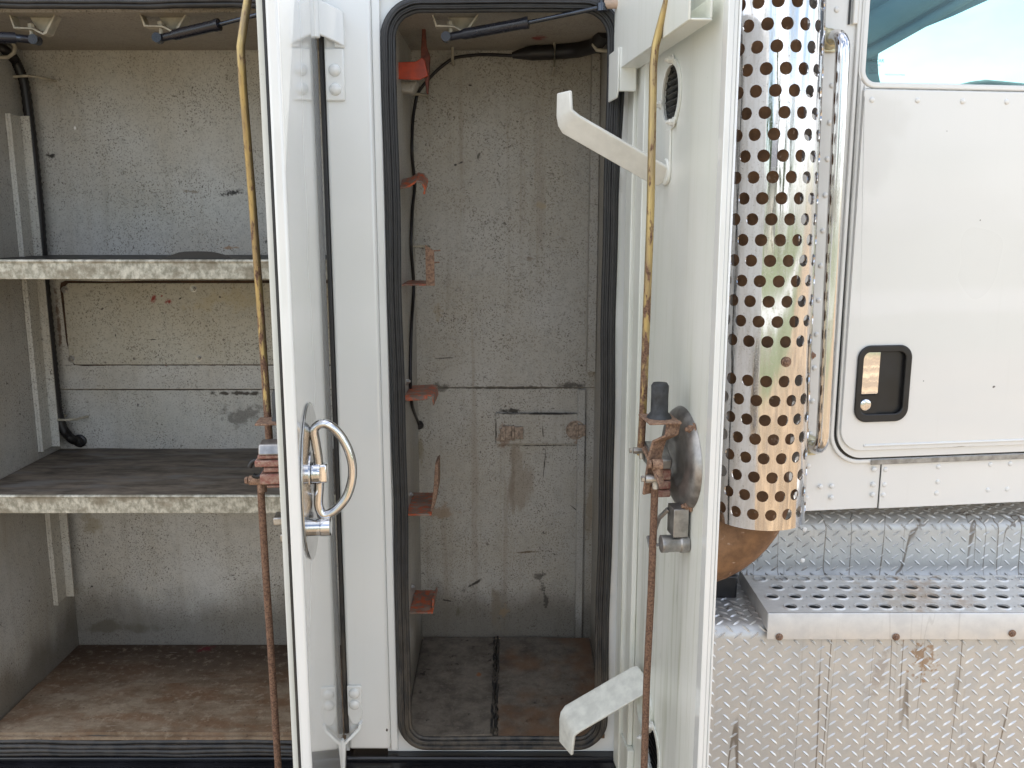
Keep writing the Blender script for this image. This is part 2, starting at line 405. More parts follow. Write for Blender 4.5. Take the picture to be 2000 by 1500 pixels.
wall_marks2 = [
    dict(c=bk(1068, 807), r=(.115, .0028), ragged=.5, sc=70), dict(c=bk(1000, 802), r=(.030, .006), ragged=1.0, sc=70),
    dict(c=bk(969, 838), r=(.0022, .036), ragged=.6, sc=80), dict(c=bk(1060, 870), r=(.11, .0016), ragged=.8, sc=60),
    dict(c=bk(1143, 860), r=(.0016, .12), ragged=.4, sc=50), dict(c=bk(985, 850), r=(.020, .030), ragged=1.4, sc=60, col=(.20, .10, .055), w=.55),
    dict(c=bk(1130, 858), r=(.014, .014), ragged=1.3, sc=70, col=(.20, .10, .055), w=.6),
    dict(c=bk(900, 318), r=(.008, .003), ang=20, ragged=.6, sc=120), dict(c=bk(890, 322), r=(.004, .003), ragged=.6, sc=120),
    dict(c=bk(918, 167), r=(.006, .003), ragged=.6, sc=120), dict(c=bk(935, 305), r=(.003, .013), ang=-25, ragged=.8, sc=100, col=(.1, .09, .07)),
    dict(c=bk(995, 757), r=(.17, .0045), ragged=.5, sc=60), dict(c=bk(1120, 752), r=(.035, .010), ragged=.9, sc=60, w=.85), dict(c=bk(860, 757), r=(.022, .014), ragged=1.1, sc=60, w=.7),
    dict(c=bk(868, 699), r=(.030, .0016), ang=3, ragged=.5, sc=60),
    dict(c=bk(1010, 950), r=(.030, .10), ragged=1.2, sc=30, stretch=.3, col=(.22, .16, .10), w=.5),
    dict(c=bk(1000, 935), r=(.010, .085), ragged=.9, sc=60, stretch=.2, col=(.14, .09, .05), w=.5),
    dict(c=bk(1152, 980), r=(.012, .13), ragged=.8, sc=40, stretch=.3, col=(.23, .17, .10), w=.6),
    dict(c=bk(1063, 910), r=(.0016, .055), ang=-5, ragged=.4, sc=60), dict(c=bk(1060, 840), r=(.002, .022), ang=3, ragged=.5, sc=60),
    dict(c=bk(925, 1140), r=(.030, .004), ang=33, ragged=1.0, sc=60), dict(c=bk(875, 1173), r=(.017, .003), ang=-12, ragged=.8, sc=60),
    dict(c=bk(895, 1195), r=(.008, .022), ang=-10, ragged=1.2, sc=60, col=(.1, .085, .05), w=.7),
    dict(c=bk(1065, 1165), r=(.007, .045), ang=12, ragged=1.4, sc=90, w=.8), dict(c=bk(1050, 1127), r=(.02, .008), ang=30, ragged=1.3, sc=90, w=.7),
    dict(c=bk(1030, 1078), r=(.04, .003), ang=4, ragged=.8, sc=60, col=(.13, .09, .05)), dict(c=bk(1122, 993), r=(.018, .002), ang=-40, ragged=.6, sc=60),
    dict(c=bk(858, 1000), r=(.05, .02), ragged=1.2, sc=40, col=(.27, .17, .09), w=.6), dict(c=bk(820, 830), r=(.014, .012), ragged=.9, sc=60, w=.85),
    dict(c=bk(818, 880), r=(.022, .06), ragged=1.0, sc=30, stretch=.4, col=(.24, .20, .12), w=.7),
    dict(c=bk(970, 1185), r=(.02, .06), ragged=1.2, sc=30, col=(.2, .16, .11), w=.6), dict(c=bk(1055, 400), r=(.015, .012), ragged=1.0, sc=50, col=(.40, .30, .16), w=.45),
    dict(c=bk(855, 610), r=(.016, .02), ragged=1.0, sc=50, col=(.30, .23, .13), w=.5), dict(c=bk(1035, 505), r=(.010, .006), ragged=.8, sc=80, col=(.2, .15, .1), w=.7),
    dict(c=bk(985, 1195), r=(.012, .02), ragged=1.2, sc=60, col=(.3, .2, .1), w=.5),
]
m_wall_r = speckle('speckled_grey_paint_narrow_compartment', (.42, .405, .37), wall_marks2, low_dirt=(EYE - .90, EYE - 1.0), streak=.42)
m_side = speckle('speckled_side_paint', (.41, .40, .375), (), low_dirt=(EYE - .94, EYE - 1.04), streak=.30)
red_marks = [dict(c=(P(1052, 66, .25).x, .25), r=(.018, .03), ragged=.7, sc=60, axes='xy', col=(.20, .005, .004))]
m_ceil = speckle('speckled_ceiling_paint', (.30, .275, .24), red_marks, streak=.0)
cov = lambda px, py: (P(px, py, D - .006).x, P(px, py, D - .006).z + EYE)
m_cover = speckle('cream_cover_plate_paint', (.47, .45, .385), [
    dict(c=cov(300, 584), r=(.007, .014), ang=-25, ragged=.7, sc=120, col=(.27, .02, .012)), dict(c=cov(330, 589), r=(.010, .008), ragged=.7, sc=120, col=(.27, .02, .012)),
    dict(c=cov(316, 578), r=(.003, .003), ragged=.7, sc=120, col=(.27, .02, .012)), dict(c=cov(352, 583), r=(.006, .002), ang=35, ragged=.7, sc=120),
    dict(c=cov(298, 663), r=(.014, .0015), ragged=.5, sc=60), dict(c=cov(318, 611), r=(.006, .0015), ang=-15, ragged=.5, sc=60), dict(c=cov(226, 655), r=(.002, .005), ragged=.5, sc=60),
    dict(c=cov(450, 585), r=(.10, .03), ragged=1.0, sc=25, col=(.46, .38, .22), w=.5), dict(c=cov(430, 580), r=(.004, .003), ang=-30, ragged=.5, sc=60)], streak=.12)
m_rail = speckle('rail_paint', (.55, .54, .50), (), streak=.3)
def galv():
    m = Mt('dirty_galvanised_steel'); n = m.noise((90, 90, 60), 6, .7)
    c = m.mix(m.rg(n, .35, .65), (.26, .25, .20), (.60, .58, .50))
    c = m.mix(m.mul(m.rg(m.noise((16, 16, 30), 5), .48, .64), .7), c, (.20, .17, .12))
    return m.set(c, .5, .35, m.bump(n, .4, .001))
m_galv = galv()
def matmat():
    m = Mt('worn_shelf_mat'); n = m.noise((16, 50, 30), 6, .65, rot=(0, 0, .3))
    c = m.mix(m.rg(n, .3, .7), (.055, .045, .036), (.20, .165, .13))
    c = m.mix(m.rg(m.noise((9, 30, 9), 4, loc=(4, 0, 0)), .52, .7), c, (.17, .16, .15))
    return m.set(c, .6, 0, m.bump(n, .4, .002))
m_mat = matmat()
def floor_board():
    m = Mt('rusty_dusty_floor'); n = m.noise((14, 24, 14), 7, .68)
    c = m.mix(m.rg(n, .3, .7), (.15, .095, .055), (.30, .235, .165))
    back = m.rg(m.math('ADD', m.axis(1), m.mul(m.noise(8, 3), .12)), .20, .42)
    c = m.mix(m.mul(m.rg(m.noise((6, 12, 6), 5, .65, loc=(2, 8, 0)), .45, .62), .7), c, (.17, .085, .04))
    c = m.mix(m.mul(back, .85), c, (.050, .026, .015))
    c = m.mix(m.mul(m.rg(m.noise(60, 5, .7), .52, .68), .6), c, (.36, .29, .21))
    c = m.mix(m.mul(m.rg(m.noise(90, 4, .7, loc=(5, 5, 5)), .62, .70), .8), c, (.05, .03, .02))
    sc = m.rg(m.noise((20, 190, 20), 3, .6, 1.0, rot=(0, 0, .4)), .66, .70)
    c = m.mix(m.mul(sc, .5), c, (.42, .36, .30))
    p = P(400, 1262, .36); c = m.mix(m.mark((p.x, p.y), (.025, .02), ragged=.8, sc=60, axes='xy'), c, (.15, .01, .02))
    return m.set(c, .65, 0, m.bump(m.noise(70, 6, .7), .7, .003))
m_floor = floor_board()
def floor_grime(rusty):
    m = Mt('grimy_floor_mat' if not rusty else 'grimy_rusty_floor_mat'); n = m.noise(22, 7, .7)
    c = m.mix(m.rg(n, .3, .7), (.075, .062, .050), (.21, .18, .145))
    c = m.mix(m.mul(m.rg(m.noise(110, 5, .7), .55, .66), .55), c, (.24, .2, .16))
    c = m.mix(m.rg(m.noise((30, 30, 30), 5, .7, loc=(3, 3, 0)), .62, .70), c, (.025, .018, .013))
    if rusty: c = m.mix(m.mul(m.rg(m.noise((9, 9, 9), 5, loc=(1.2, .4, 0)), .40, .60), .75), c, (.17, .085, .04))
    else: c = m.mix(m.mark((P(937, 1303, .25).x, .22), (.008, .012), ragged=.7, sc=90, axes='xy'), c, (.25, .09, .03))
    return m.set(c, .55, 0, m.bump(m.noise(60, 6, .7), .6, .003))
m_fl, m_fr_ = floor_grime(False), floor_grime(True)
m_rub = rubber('weathered_black_rubber')
m_sill = plain('glossy_black_paint', (.012, .012, .015), .18, 0, .3, 10)
m_blk = plain('black_plastic', (.015, .015, .016), .38, 0, .2, 30)
m_blkg = plain('gas_strut_black', (.012, .013, .02), .28, 0, .2, 30)
m_rodsteel = plain('dark_steel_rod', (.07, .08, .10), .25, .8, .2, 30)
m_cable = plain('black_cable', (.012, .010, .010), .45, 0, .2, 60)
m_clip = plain('painted_clip', (.42, .38, .30), .5, 0, .2, 60)
def orange():
    m = Mt('scraped_orange_paint'); n = m.noise((70, 70, 70), 6, .7)
    c = m.mix(m.rg(n, .38, .56), (.52, .10, .03), (.20, .13, .10))
    c = m.mix(m.mul(m.rg(m.noise(35, 4), .5, .65), .6), c, (.33, .27, .22))
    return m.set(c, .5, 0, m.bump(n, .4, .001))
m_or = orange()
m_or2 = plain('fresh_orange_paint', (.42, .045, .008), .4, 0, .2, 60)
m_rust = rust_metal('rust', (.26, .15, .09))
m_rustd = rust_metal('rusty_bolt', (.38, .24, .16), (.17, .10, .07), 200)
m_zinc = plain('aged_zinc', (.42, .40, .37), .38, .85, .3, 90)
m_cast = plain('grey_cast_metal', (.34, .33, .32), .36, .8, .25, 60)
m_copper = rust_metal('coppery_red_block', (.36, .24, .19), (.24, .09, .07), 120, .55)
m_gold = rod_mat('gold_rod', False); m_gold2 = rod_mat('rusty_rod', True)
m_brass = plain('yellow_zinc', (.55, .50, .34), .35, .8, .2, 90)
m_chr = chrome('chrome', .03, .22, (.72, .72, .73))
def guard_mat():
    m = Mt('scuffed_chrome_guard')
    n = m.rg(m.noise((38, 38, 7), 6, .7), .46, .66); pit = m.rg(m.noise(300, 4, .75), .56, .70)
    film = m.rg(m.noise((60, 60, 5), 5, .7, loc=(3, 3, 0)), .40, .70)
    c = m.mix(m.mul(n, .45), (.74, .74, .75), (.36, .32, .27)); c = m.mix(m.mul(film, .35), c, (.42, .38, .33))
    c = m.mix(m.mul(pit, .5), c, (.22, .17, .13))
    low = m.rg(m.math('ADD', m.axis(2), m.mul(m.noise(9, 3), .3)), EYE - .05, EYE - .45)
    c = m.mix(m.mul(low, .15), c, (.70, .52, .32))
    r = m.math('ADD', m.mul(n, .16), m.math('ADD', .07, m.mul(pit, .3)))
    b = m.bump(m.noise((22, 22, 1.6), 2, .5), .55, .006); b = m.bump(m.noise((75, 75, 6), 3, .5), .30, .0012, b)
    return m.set(c, r, 1.0, b)
m_guard = guard_mat()
m_steelpl = plain('polished_steel_plate', (.50, .50, .49), .16, 1.0, .05, 40)
tr = [dict(c=(P(1800, 1155, .1).x, .08), r=(.10, .10), ragged=1.6, sc=26, axes='xy', w=.55, soft=1.2, col=(.50, .34, .20)),
      dict(c=(P(1730, 1150, .1).x, .04), r=(.08, .10), ragged=1.6, sc=36, axes='xy', w=.5, soft=1.2, col=(.50, .40, .27))]
m_tread = alu('perforated_aluminium', .06, .42, tr, base=(.82, .81, .78), metal=.45)
p_ = P(1805, 1290, 0)
m_diam = alu('diamond_plate_aluminium', .85, .40, base=(.60, .605, .60), metal=.6, rusty= [dict(c=(p_.x, p_.z + EYE), r=(.022, .045), ang=20, ragged=2.2, sc=70, w=.75, soft=.8, col=(.42, .26, .13)),
    dict(c=(P(1715, 1320, 0).x, P(1715, 1320, 0).z + EYE), r=(.02, .05), ang=-15, ragged=1.6, sc=40, w=.35, col=(.36, .26, .18))])
m_pipe = rust_metal('heat_browned_pipe', (.30, .16, .075), (.17, .09, .045), 22, .6)
m_grey = plain('grey_trim', (.34, .33, .31), .4, .3, .3, 60)

# ------------------------------------------------------------------ the setting
def ground_mat():
    m = Mt('sandy_yard')
    n = m.noise(2.2, 8, .65)
    sand = m.mix(m.rg(n, .35, .65), (.33, .235, .14), (.47, .345, .215))
    sand = m.mix(m.rg(m.noise(60, 5, .7), .55, .7), sand, (.26, .20, .13))
    sand = m.mix(m.rg(m.noise(.9, 5, .6, loc=(3, 1, 0)), .50, .62), sand, (.20, .15, .10))
    sand = m.mix(m.mul(m.rg(m.math('ABSOLUTE', m.math('SUBTRACT', m.noise((.25, 1.6, 1), 3), .5)), .06, .02), .6), sand, (.18, .13, .085))
    gr = m.mix(m.rg(m.noise(9, 6), .35, .65), (.11, .135, .065), (.18, .19, .10))
    w = m.mul(m.math('SUBTRACT', m.noise(.35, 4), .5), 3.2)
    y = m.math('ADD', m.axis(1), w)
    f = m.rg(y, -6.6, -7.4)
    c = m.mix(f, sand, gr)
    road = m.mul(m.rg(y, -11.0, -11.5), m.rg(y, -16.0, -15.0))
    c = m.mix(road, c, (.46, .45, .42))
    return m.set(c, .9, 0, m.bump(m.noise(12, 8, .7), .6, .03))
g = MB(Fr((0, 0, 0)))
N_ = 60
gv = {}
for i in range(N_ + 1):
    for j in range(N_ + 1):
        u = (i / N_ * 2 - 1); w = (j / N_ * 2 - 1)
        x = 400 * u * abs(u) ** 1.6; y = 400 * w * abs(w) ** 1.6
        gv[i, j] = g.v(x, y, .0 + .02 * math.sin(x * 1.3 + y) * min(1, abs(y) / 3))
for i in range(N_):
    for j in range(N_): g.f([gv[i, j], gv[i + 1, j], gv[i + 1, j + 1], gv[i, j + 1]])
g.build('ground', ground_mat(), kind='structure')

# ------------------------------------------------------------------ the truck
truck = bpy.data.objects.new('service_truck', None); C.objects.link(truck)
tag(truck, 'white service truck with its tool compartment doors standing open behind the cab', 'truck')

# --- body: front frame round the two openings, roof, back
XL, XR = -1.03, -.325                       # the wide compartment
ZC, ZF = .348, -.99                         # its ceiling and floor, relative to the eye
YF = .010                                   # face of the frame
RI = rrect(-.206, .171, -1.015, .353, (.050, .052, .040, .045), 8)
mb = MB()
ro = outer_for(-.245, .235, -1.035, .50, RI)
mb.ring([(x, z) for x, z in ro], [(x, z) for x, z in RI], YF, YF + .018, 'acb')
mb.box(-1.9, -.245, YF, YF + .018, .362, .50)             # header over the wide opening
mb.box(-1.9, XL, YF, YF + .018, -1.035, .362)             # left of it
mb.box(-1.9, .235, YF, YF + .018, .50, .745)
mb.box(-1.9, .235, YF + .018, 1.05, .735, .745)           # roof
mb.box(-1.9, .235, 1.04, 1.05, -1.2, .735)                # back
mb.box(-1.9, -1.89, YF + .018, 1.04, -1.2, .735)
mb.box(.227, .235, YF + .018, 1.04, -1.2, .735)
body = mb.build('body_shell', m_white, truck)
# drip ledge above the narrow opening
MB().box(-.232, .235, -.002, YF - .001, .372, .40).build('rain_ledge', m_white, body, bevel=.003)
# the pillar between the openings
pil = MB(); pil.box(-.319, -.238, -.006, .16, -1.022, .50)
pillar = pil.build('pillar', m_pillar, truck, bevel=.006, seg=3)
MB().box(-.238, -.2235, .0005, YF - .001, -1.028, .50).build('edge_channel', m_pillar, pillar, bevel=.002)
MB().box(-.3285, -.3195, -.001, .02, -.992, .305).build('gap_strip', m_rub, truck, bevel=.003)
MB().box(-.3285, -.3195, .004, .02, -1.03, -.993).build('hinge_post', m_white, truck)
# black sill along the bottom
s = MB(); s.box(-1.9, .24, -.010, .05, -1.30, -1.036)
s.prism([(-.040, -1.30), (-.040, -1.06), (-.034, -1.05), (-.0101, -1.044), (-.0101, -1.30)], -1.9, .24, 'bca')
sill = s.build('sill', m_sill, truck, bevel=.004, seg=2)
MB().tube([(-1.9, -.030, -1.052), (.24, -.030, -1.052)], .006, 8).build('sill_bead', m_sill, sill)

# --- the wide compartment
w = MB(); T = .006
w.box(XL - T, XL, YF + .018, D, ZF - .04, ZC + T)            # left wall
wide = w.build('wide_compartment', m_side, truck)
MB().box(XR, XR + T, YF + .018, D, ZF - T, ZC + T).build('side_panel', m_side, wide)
def sub(mb, name, mat, parent, **k): return mb.build(name, mat, parent, **k)
zs = P(300, 760, D).z; zs2 = P(300, 713, D).z
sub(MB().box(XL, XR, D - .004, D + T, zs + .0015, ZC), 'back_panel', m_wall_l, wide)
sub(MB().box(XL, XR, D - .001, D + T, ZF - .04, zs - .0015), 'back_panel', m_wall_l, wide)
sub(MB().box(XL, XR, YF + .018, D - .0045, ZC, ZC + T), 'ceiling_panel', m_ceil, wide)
sub(MB().box(XL, XR, -.005, D - .0045, ZF - .012, ZF - .006), 'floor_pan', m_floor, wide)
# cover plate bolted on the back wall
a, b = P(122, 553, D - .006), P(135, 712, D - .006)
cv = MB().prism([(a.x, a.z - .012), (a.x + .012, a.z), (XR - .02, a.z), (XR - .02, b.z), (a.x + .012, b.z), (a.x, b.z + .012)], D - .007, D - .0042, 'acb')
cover = sub(cv, 'cover_plate', m_cover, wide, bevel=.001)
sub(MB().prism([(a.x - .007, a.z - .010), (a.x - .004, a.z + .001), (a.x + .006, a.z + .0055), (a.x + .1, a.z + .0035), (a.x + .2, a.z + .006), (XR - .012, a.z + .0065), (XR - .012, b.z - .0035), (a.x + .15, b.z - .001), (a.x + .03, b.z - .0035), (a.x + .008, b.z - .001), (a.x - .004, b.z + .05)], D - .0049, D - .0041, 'acb'), 'sealant', plain('old_brown_sealant', (.055, .03, .018), .8, 0, .5, 40), wide)
bolt0 = hexbolt('bolt', .0055, .006, m_zinc)
def bolt(px, py, Y, parent, src=None, sc=1.0):
    p = P(px, py, Y); fr = Fr((p.x, Y, EYE + p.z), (1, 0, 0), (0, 0, 1), (0, -1, 0))
    return clone(src or bolt0, placed(fr, 0, 0, 0) @ Matrix.Scale(sc, 4), parent)
for px, py in ((127, 566), (378, 564), (140, 701), (388, 699)): bolt(px, py, D - .007, wide)
# shelves
def shelf(zt, zb, name):
    m_ = MB(); y0 = .012
    m_.box(XL + .001, XR - .001, y0, y0 + .003, zb, zt)
    m_.box(XL + .001, XR - .001, y0 + .003, D - .006, zt - .010, zt - .007)
    m_.box(XL + .001, XR - .001, y0 + .003, y0 + .020, zb, zb + .003)
    o = m_.build('shelf', m_galv, wide, bevel=.0012)
    lip = MB().tube([(XL + .002, y0 + .001, zt - .001), (XR - .002, y0 + .001, zt - .001)], .0035, 8).build('shelf_edge', m_galv, wide)
    return o
shelf(-.074, -.107, 'upper'); shelf(-.511, -.545, 'lower')
# bump of something dark on the upper shelf = the curled mat edge is its own thing, below
# vertical rails on the left wall
def rail(px0, px1, y_t, y_b, zt, zb):
    def yy(px, py):                        # where the left wall shows this pixel
        d = ray(px, py); return d.y * (XL / d.x) - DIST
    Y0, Y1 = yy(px0, 540), yy(px1, 540)
    m_ = MB()
    m_.box(XL + .0005, XL + .006, Y0, Y1, zb, zt)
    m_.box(XL + .006, XL + .024, Y1 - .004, Y1, zb, zt); m_.box(XL + .006, XL + .012, Y0, Y0 + .003, zb, zt)
    m_.box(XL + .0005, XL + .006, Y1 + .016, Y1 + .036, zb, zt)
    m_.box(XL + .006, XL + .014, Y1 + .016, Y1 + .019, zb, zt)
    return m_.build('shelf_rail', m_rail, wide, bevel=.001)
def wallz(px, py): d = ray(px, py); return d.z * (XL / d.x)
rail(40, 66, 0, 0, wallz(28, 225), -.499); rail(40, 66, 0, 0, -.546, wallz(125, 1165))
# corrugated hose down the back corner
pts = [(-40, 78, .30), (8, 96, .30), (30, 118, .34), (48, 160, .35), (66, 300, .35), (78, 420, .35), (86, 540, .35), (98, 660, .35), (108, 760, .35), (114, 810, .35), (124, 840, .35), (140, 858, .355), (156, 862, .38)]
hp = []
for i in range(len(pts) - 1):
    for k in range(18):
        t = k / 18; a = P(*pts[i]); b = P(*pts[i + 1]); hp.append(tuple(a.lerp(b, t)))
for _ in range(14): hp = [hp[0]] + [tuple((Vector(hp[i - 1]) + Vector(hp[i + 1])) / 2 * .5 + Vector(hp[i]) * .5) for i in range(1, len(hp) - 1)] + [hp[-1]]
rr = [.0095 + (.0012 if i % 2 else 0) for i in range(len(hp))]
sub(MB().tube(hp, rr, 12), 'corrugated_hose', m_cable, wide, smooth=70)
e = P(154, 862, D - .01); sub(MB(Fr((e.x, D - .004, EYE + e.z), (1, 0, 0), (0, 0, 1), (0, -1, 0))).lathe((0, 0, 0), 'c', [(.015, 0), (.015, .004), (.011, .006), (.011, .012)], 14), 'hose_gland', m_cable, wide)
def clip(px, py, parent, w_=.055):
    p = P(px, py, .33)
    return MB().tube([(p.x - w_ / 2, D - .004, p.z), (p.x - w_ / 2 + .006, .335, p.z), (p.x + .002, .330, p.z + .001), (p.x + w_ / 2 - .008, .345, p.z - .001), (p.x + w_ / 2, D - .004, p.z - .002)], .0028, 8).build('hose_clip', m_clip, parent, smooth=60)
clip(52, 149, wide, .07); clip(128, 821, wide, .05)
p = P(4, 112, .29); sub(MB().tube([(p.x - .03, .29, p.z), (p.x + .012, .29, p.z), (p.x + .024, .29, p.z + .008), (p.x + .028, .29, p.z + .02), (p.x + .02, .29, p.z + .034), (p.x, .29, p.z + .04)], .004, 8), 'hose_clip', m_clip, wide, smooth=60)
# gas struts and their brackets
def strut_bracket(px, py, parent, Y=.05, s_=1.0):
    p = P(px, py, Y); x, z = p.x, p.z
    m_ = MB(); h = ZC - z
    m_.prism([(x - .034, z + h), (x - .031, z + h), (x - .025, z + .004), (x + .004, z + .003), (x + .022, z - .006), (x + .026, z - .003), (x + .044, z + h), (x + .047, z + h), (x + .029, z - .007), (x + .022, z - .0095), (x + .004, z), (x - .028, z + .001)], Y - .004, Y + .020, 'acb')
    m_.prism([(x + .004, z + .004), (x + .022, z - .003), (x + .042, z + h), (x - .008, z + h)], Y + .0165, Y + .0185, 'acb')
    m_.lathe((x - .002, Y + .006, z - .010), 'c', [(.0035, 0), (.0035, .022)], 10); m_.lathe((x - .002, Y + .006, z + .004), 'c', [(.006, 0), (.006, .007)], 6)
    return m_.build('strut_bracket', m_clip, parent, bevel=.0006)
strut_bracket(60, 58, wide, .05); strut_bracket(314, 54, wide, .05)
def strut(parent, a, b, c, r=.0095, r2=.0038):
    A, B_, C_ = P(*a), P(*b), P(*c); d = (B_ - A).normalized()
    m_ = MB(); m_.tube([A - d * .012, A - d * .004, A, A + d * .02, A + d * .028, B_ - d * .012, B_ - d * .006, B_], [.004, .0065, .007, .007, r, r, r * 1.12, r * 1.12], 16)
    m_.lathe((A.x - d.x * .006, A.y - .004, A.z - d.z * .006), 'b', [(.0085, -.006), (.0085, .012)], 12)
    o = m_.build('gas_strut', m_blkg, parent, smooth=40)
    MB().tube([B_ - d * .01, C_], r2, 10).build('strut_piston', m_rodsteel, parent, smooth=60)
    return o
strut(wide, (316, 74, .045), (428, 48, .02), (545, 18, -.02)); strut(wide, (64, 78, .045), (30, 74, .03), (10, 73, .02), .006, .007)
MB().tube([P(30, 74, .03), P(-60, 72, -.01)], .0095, 14).build('strut_cylinder', m_blkg, wide, smooth=60)
# seals round the wide opening
def wavy(pts, amp, seed):
    r_ = random.Random(seed); out = []; ph = [r_.random() * 6 for _ in range(3)]
    for i, p in enumerate(pts):
        t = i * .13; o = amp * (math.sin(t * 1.7 + ph[0]) + .6 * math.sin(t * 3.1 + ph[1]) + .3 * math.sin(t * 6.3 + ph[2]))
        out.append((p[0], p[1], p[2] + o))
    return out
sl = MB(); n_ = 70
for k, (dy, dz, r_) in enumerate(((-.001, .353, .0055), (.004, .361, .003), (-.006, .3585, .0035))):
    sl.tube(wavy([(-1.3 + i * (.97 / n_), dy, dz) for i in range(n_ + 1)], .0011, 3), r_, 8)
sl.build('door_seal', m_rub, truck, smooth=60)
sl = MB()
for k, (dy, dz, r_) in enumerate(((-.004, -1.006, .0045), (-.010, -1.013, .0045), (-.012, -1.021, .0045), (-.010, -1.029, .004), (.002, -1.000, .003))):
    sl.tube(wavy([(-1.3 + i * (.97 / n_), dy, dz) for i in range(n_ + 1)], .0010, 11 + k), r_, 8)
sl.build('door_seal', rubber('trodden_rubber', .06), truck, smooth=60)

# --- the narrow compartment
NL, NR, NF = -.213, .186, -.975
w = MB(); w.box(NL - T, NL, YF + .018, D, NF - .05, ZC + T); w2 = MB().box(NR, NR + T, YF + .018, D, NF - .05, ZC + T)
nar = w.build('narrow_compartment', m_side, truck)
w2.build('side_panel', m_side, nar)
zs = P(1000, 757, D).z
sub(MB().box(NL, NR, D - .003, D + T, zs + .0012, ZC), 'back_panel', m_wall_r, nar)
sub(MB().box(NL, NR, D - .001, D + T, NF - T, zs - .0012), 'back_panel', m_wall_r, nar)
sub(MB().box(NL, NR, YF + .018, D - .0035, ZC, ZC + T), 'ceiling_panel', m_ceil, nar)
sub(MB().prism([(YF + .001, -1.012), (D - .0035, -.992), (D - .0035, -.980), (YF + .001, -1.003)], NL, NR, 'bca'), 'floor_pan', m_fl, nar)
zn = lambda y: -.9985 + .0245 * (y / D)
# corner angle on the right wall
sub(MB().box(NR - .020, NR - .0005, D - .030, D - .0035, -.335, ZC - .01).box(NR - .038, NR - .0205, D - .012, D - .0035, NF, zs - .002), 'corner_angle', m_side, nar, bevel=.002)
# patch plate with two catches low on the back wall
q0, q1 = P(968, 808, D - .012), P(1166, 868, D - .012)
patch = sub(MB().prism([(q0.x, q0.z), (NR - .022, q0.z - .001), (NR - .022, q1.z), (q0.x, q1.z)], D - .010, D - .0012, 'acb'), 'patch_plate', m_wall_r, nar, bevel=.0012)
def catch(px, py, round_):
    p = P(px, py, D - .012); m_ = MB(Fr((p.x, D - .010, EYE + p.z), (1, 0, 0), (0, 0, 1), (0, -1, 0)))
    m_.box(-.026, -.004, -.016, .016, 0, .004); m_.box(.002, .022, -.014, .014, 0, .005); m_.box(-.004, .002, -.017, .017, 0, .009)
    m_.box(-.030, -.018, -.018, .010, 0, .006)
    if round_: m_ = MB(m_.fr).box(.004, .020, -.013, .013, 0, .007); m_.lathe((-.002, 0, 0), 'c', [(.022, 0), (.022, .003), (.019, .003), (.018, .0012)], 22); m_.box(.000, .0036, -.017, .017, .003, .009)
    return m_.build('catch', plain('rusty_painted_catch', (.34, .26, .20), .6, .1, .45, 160) if not round_ else bpy.data.materials['rusty_painted_catch'], nar, bevel=.0012)
catch(1003, 845, False); catch(1126, 840, True)
# wires: thin cable, thick bundle, clips
def smooth_path(pts, n=10, it=8):
    V = [P(*p) for p in pts]; out = []
    for a, b in zip(V, V[1:]):
        for k in range(n): out.append(a.lerp(b, k / n))
    out.append(V[-1])
    for _ in range(it): out = [out[0]] + [(out[i - 1] + out[i] * 2 + out[i + 1]) / 4 for i in range(1, len(out) - 1)] + [out[-1]]
    return out
def onwall(px, py, X=-.2085): d = ray(px, py); return (px, py, d.y * (X / d.x) - DIST)
cpth = smooth_path([(1010, 109, .33), (940, 106, .35), (885, 112, .36), (850, 140, .36), (815, 180, .36), onwall(806, 230), onwall(804, 300), onwall(811, 360), onwall(805, 410), onwall(802, 480), onwall(809, 560), onwall(803, 640), onwall(801, 740), onwall(804, 790), (812, 815, .33), (819, 830, .383)])
sub(MB().tube(cpth, .0034, 8), 'black_wire', m_cable, nar, smooth=60)
e = P(818, 830, D); sub(MB(Fr((e.x, D - .001, EYE + e.z), (1, 0, 0), (0, 0, 1), (0, -1, 0))).lathe((0, 0, 0), 'c', [(.011, 0), (.009, .005), (.006, .009)], 12), 'wire_grommet', m_cable, nar)
th = smooth_path([(1000, 108, .33), (1030, 104, .33), (1080, 102, .32), (1130, 98, .30), (1165, 88, .26), (1182, 60, .20)])
sub(MB().tube(th, [.006 + .009 * min(1, i / 12) for i in range(len(th))], 14), 'cable_bundle', m_cable, nar, smooth=60)
def wire_clip(px, py0, py1, Y=.325):
    a, b = P(px, py0, Y), P(px, py1, Y)
    return MB().tube([(a.x, D - .02, a.z + .008), (a.x, Y - .004, a.z), (b.x, Y - .006, b.z), (b.x, D - .004, b.z - .004)], .0032, 8).build('wire_clip', m_clip, nar, smooth=60)
wire_clip(884, 92, 118, .35); wire_clip(1083, 84, 130, .30)
p = P(1160, 70, .24); sub(MB().tube([(p.x, .24, p.z + .01), (p.x, .24, p.z - .018), (p.x + .006, .24, p.z - .026), (p.x + .028, .24, p.z - .028)], .004, 8), 'wire_clip', m_clip, nar, smooth=60)
for px, py in ((812, 183), (815, 480)):
    p = P(px, py, .35); sub(MB().tube([(p.x - .022, D - .003, p.z), (p.x - .018, .352, p.z), (p.x + .008, .350, p.z - .001), (p.x + .020, .365, p.z - .001), (p.x + .022, D - .003, p.z - .002)], .0028, 8), 'wire_clip', m_clip, nar, smooth=60)
strut_bracket(882, 54, nar, .05)
strut(nar, (878, 72, .045), (1032, 44, .02), (1176, 14, -.02))
e = P(1176, 12, -.02); sub(MB(Fr((e.x, -.02, EYE + e.z), (1, 0, 0), (0, 1, 0), (0, 0, 1))).lathe((0, 0, -.008), 'c', [(.009, 0), (.009, .012), (.004, .013), (.004, .02), (.0045, .021), (.0045, .026)], 12), 'ball_joint', m_rodsteel, nar)
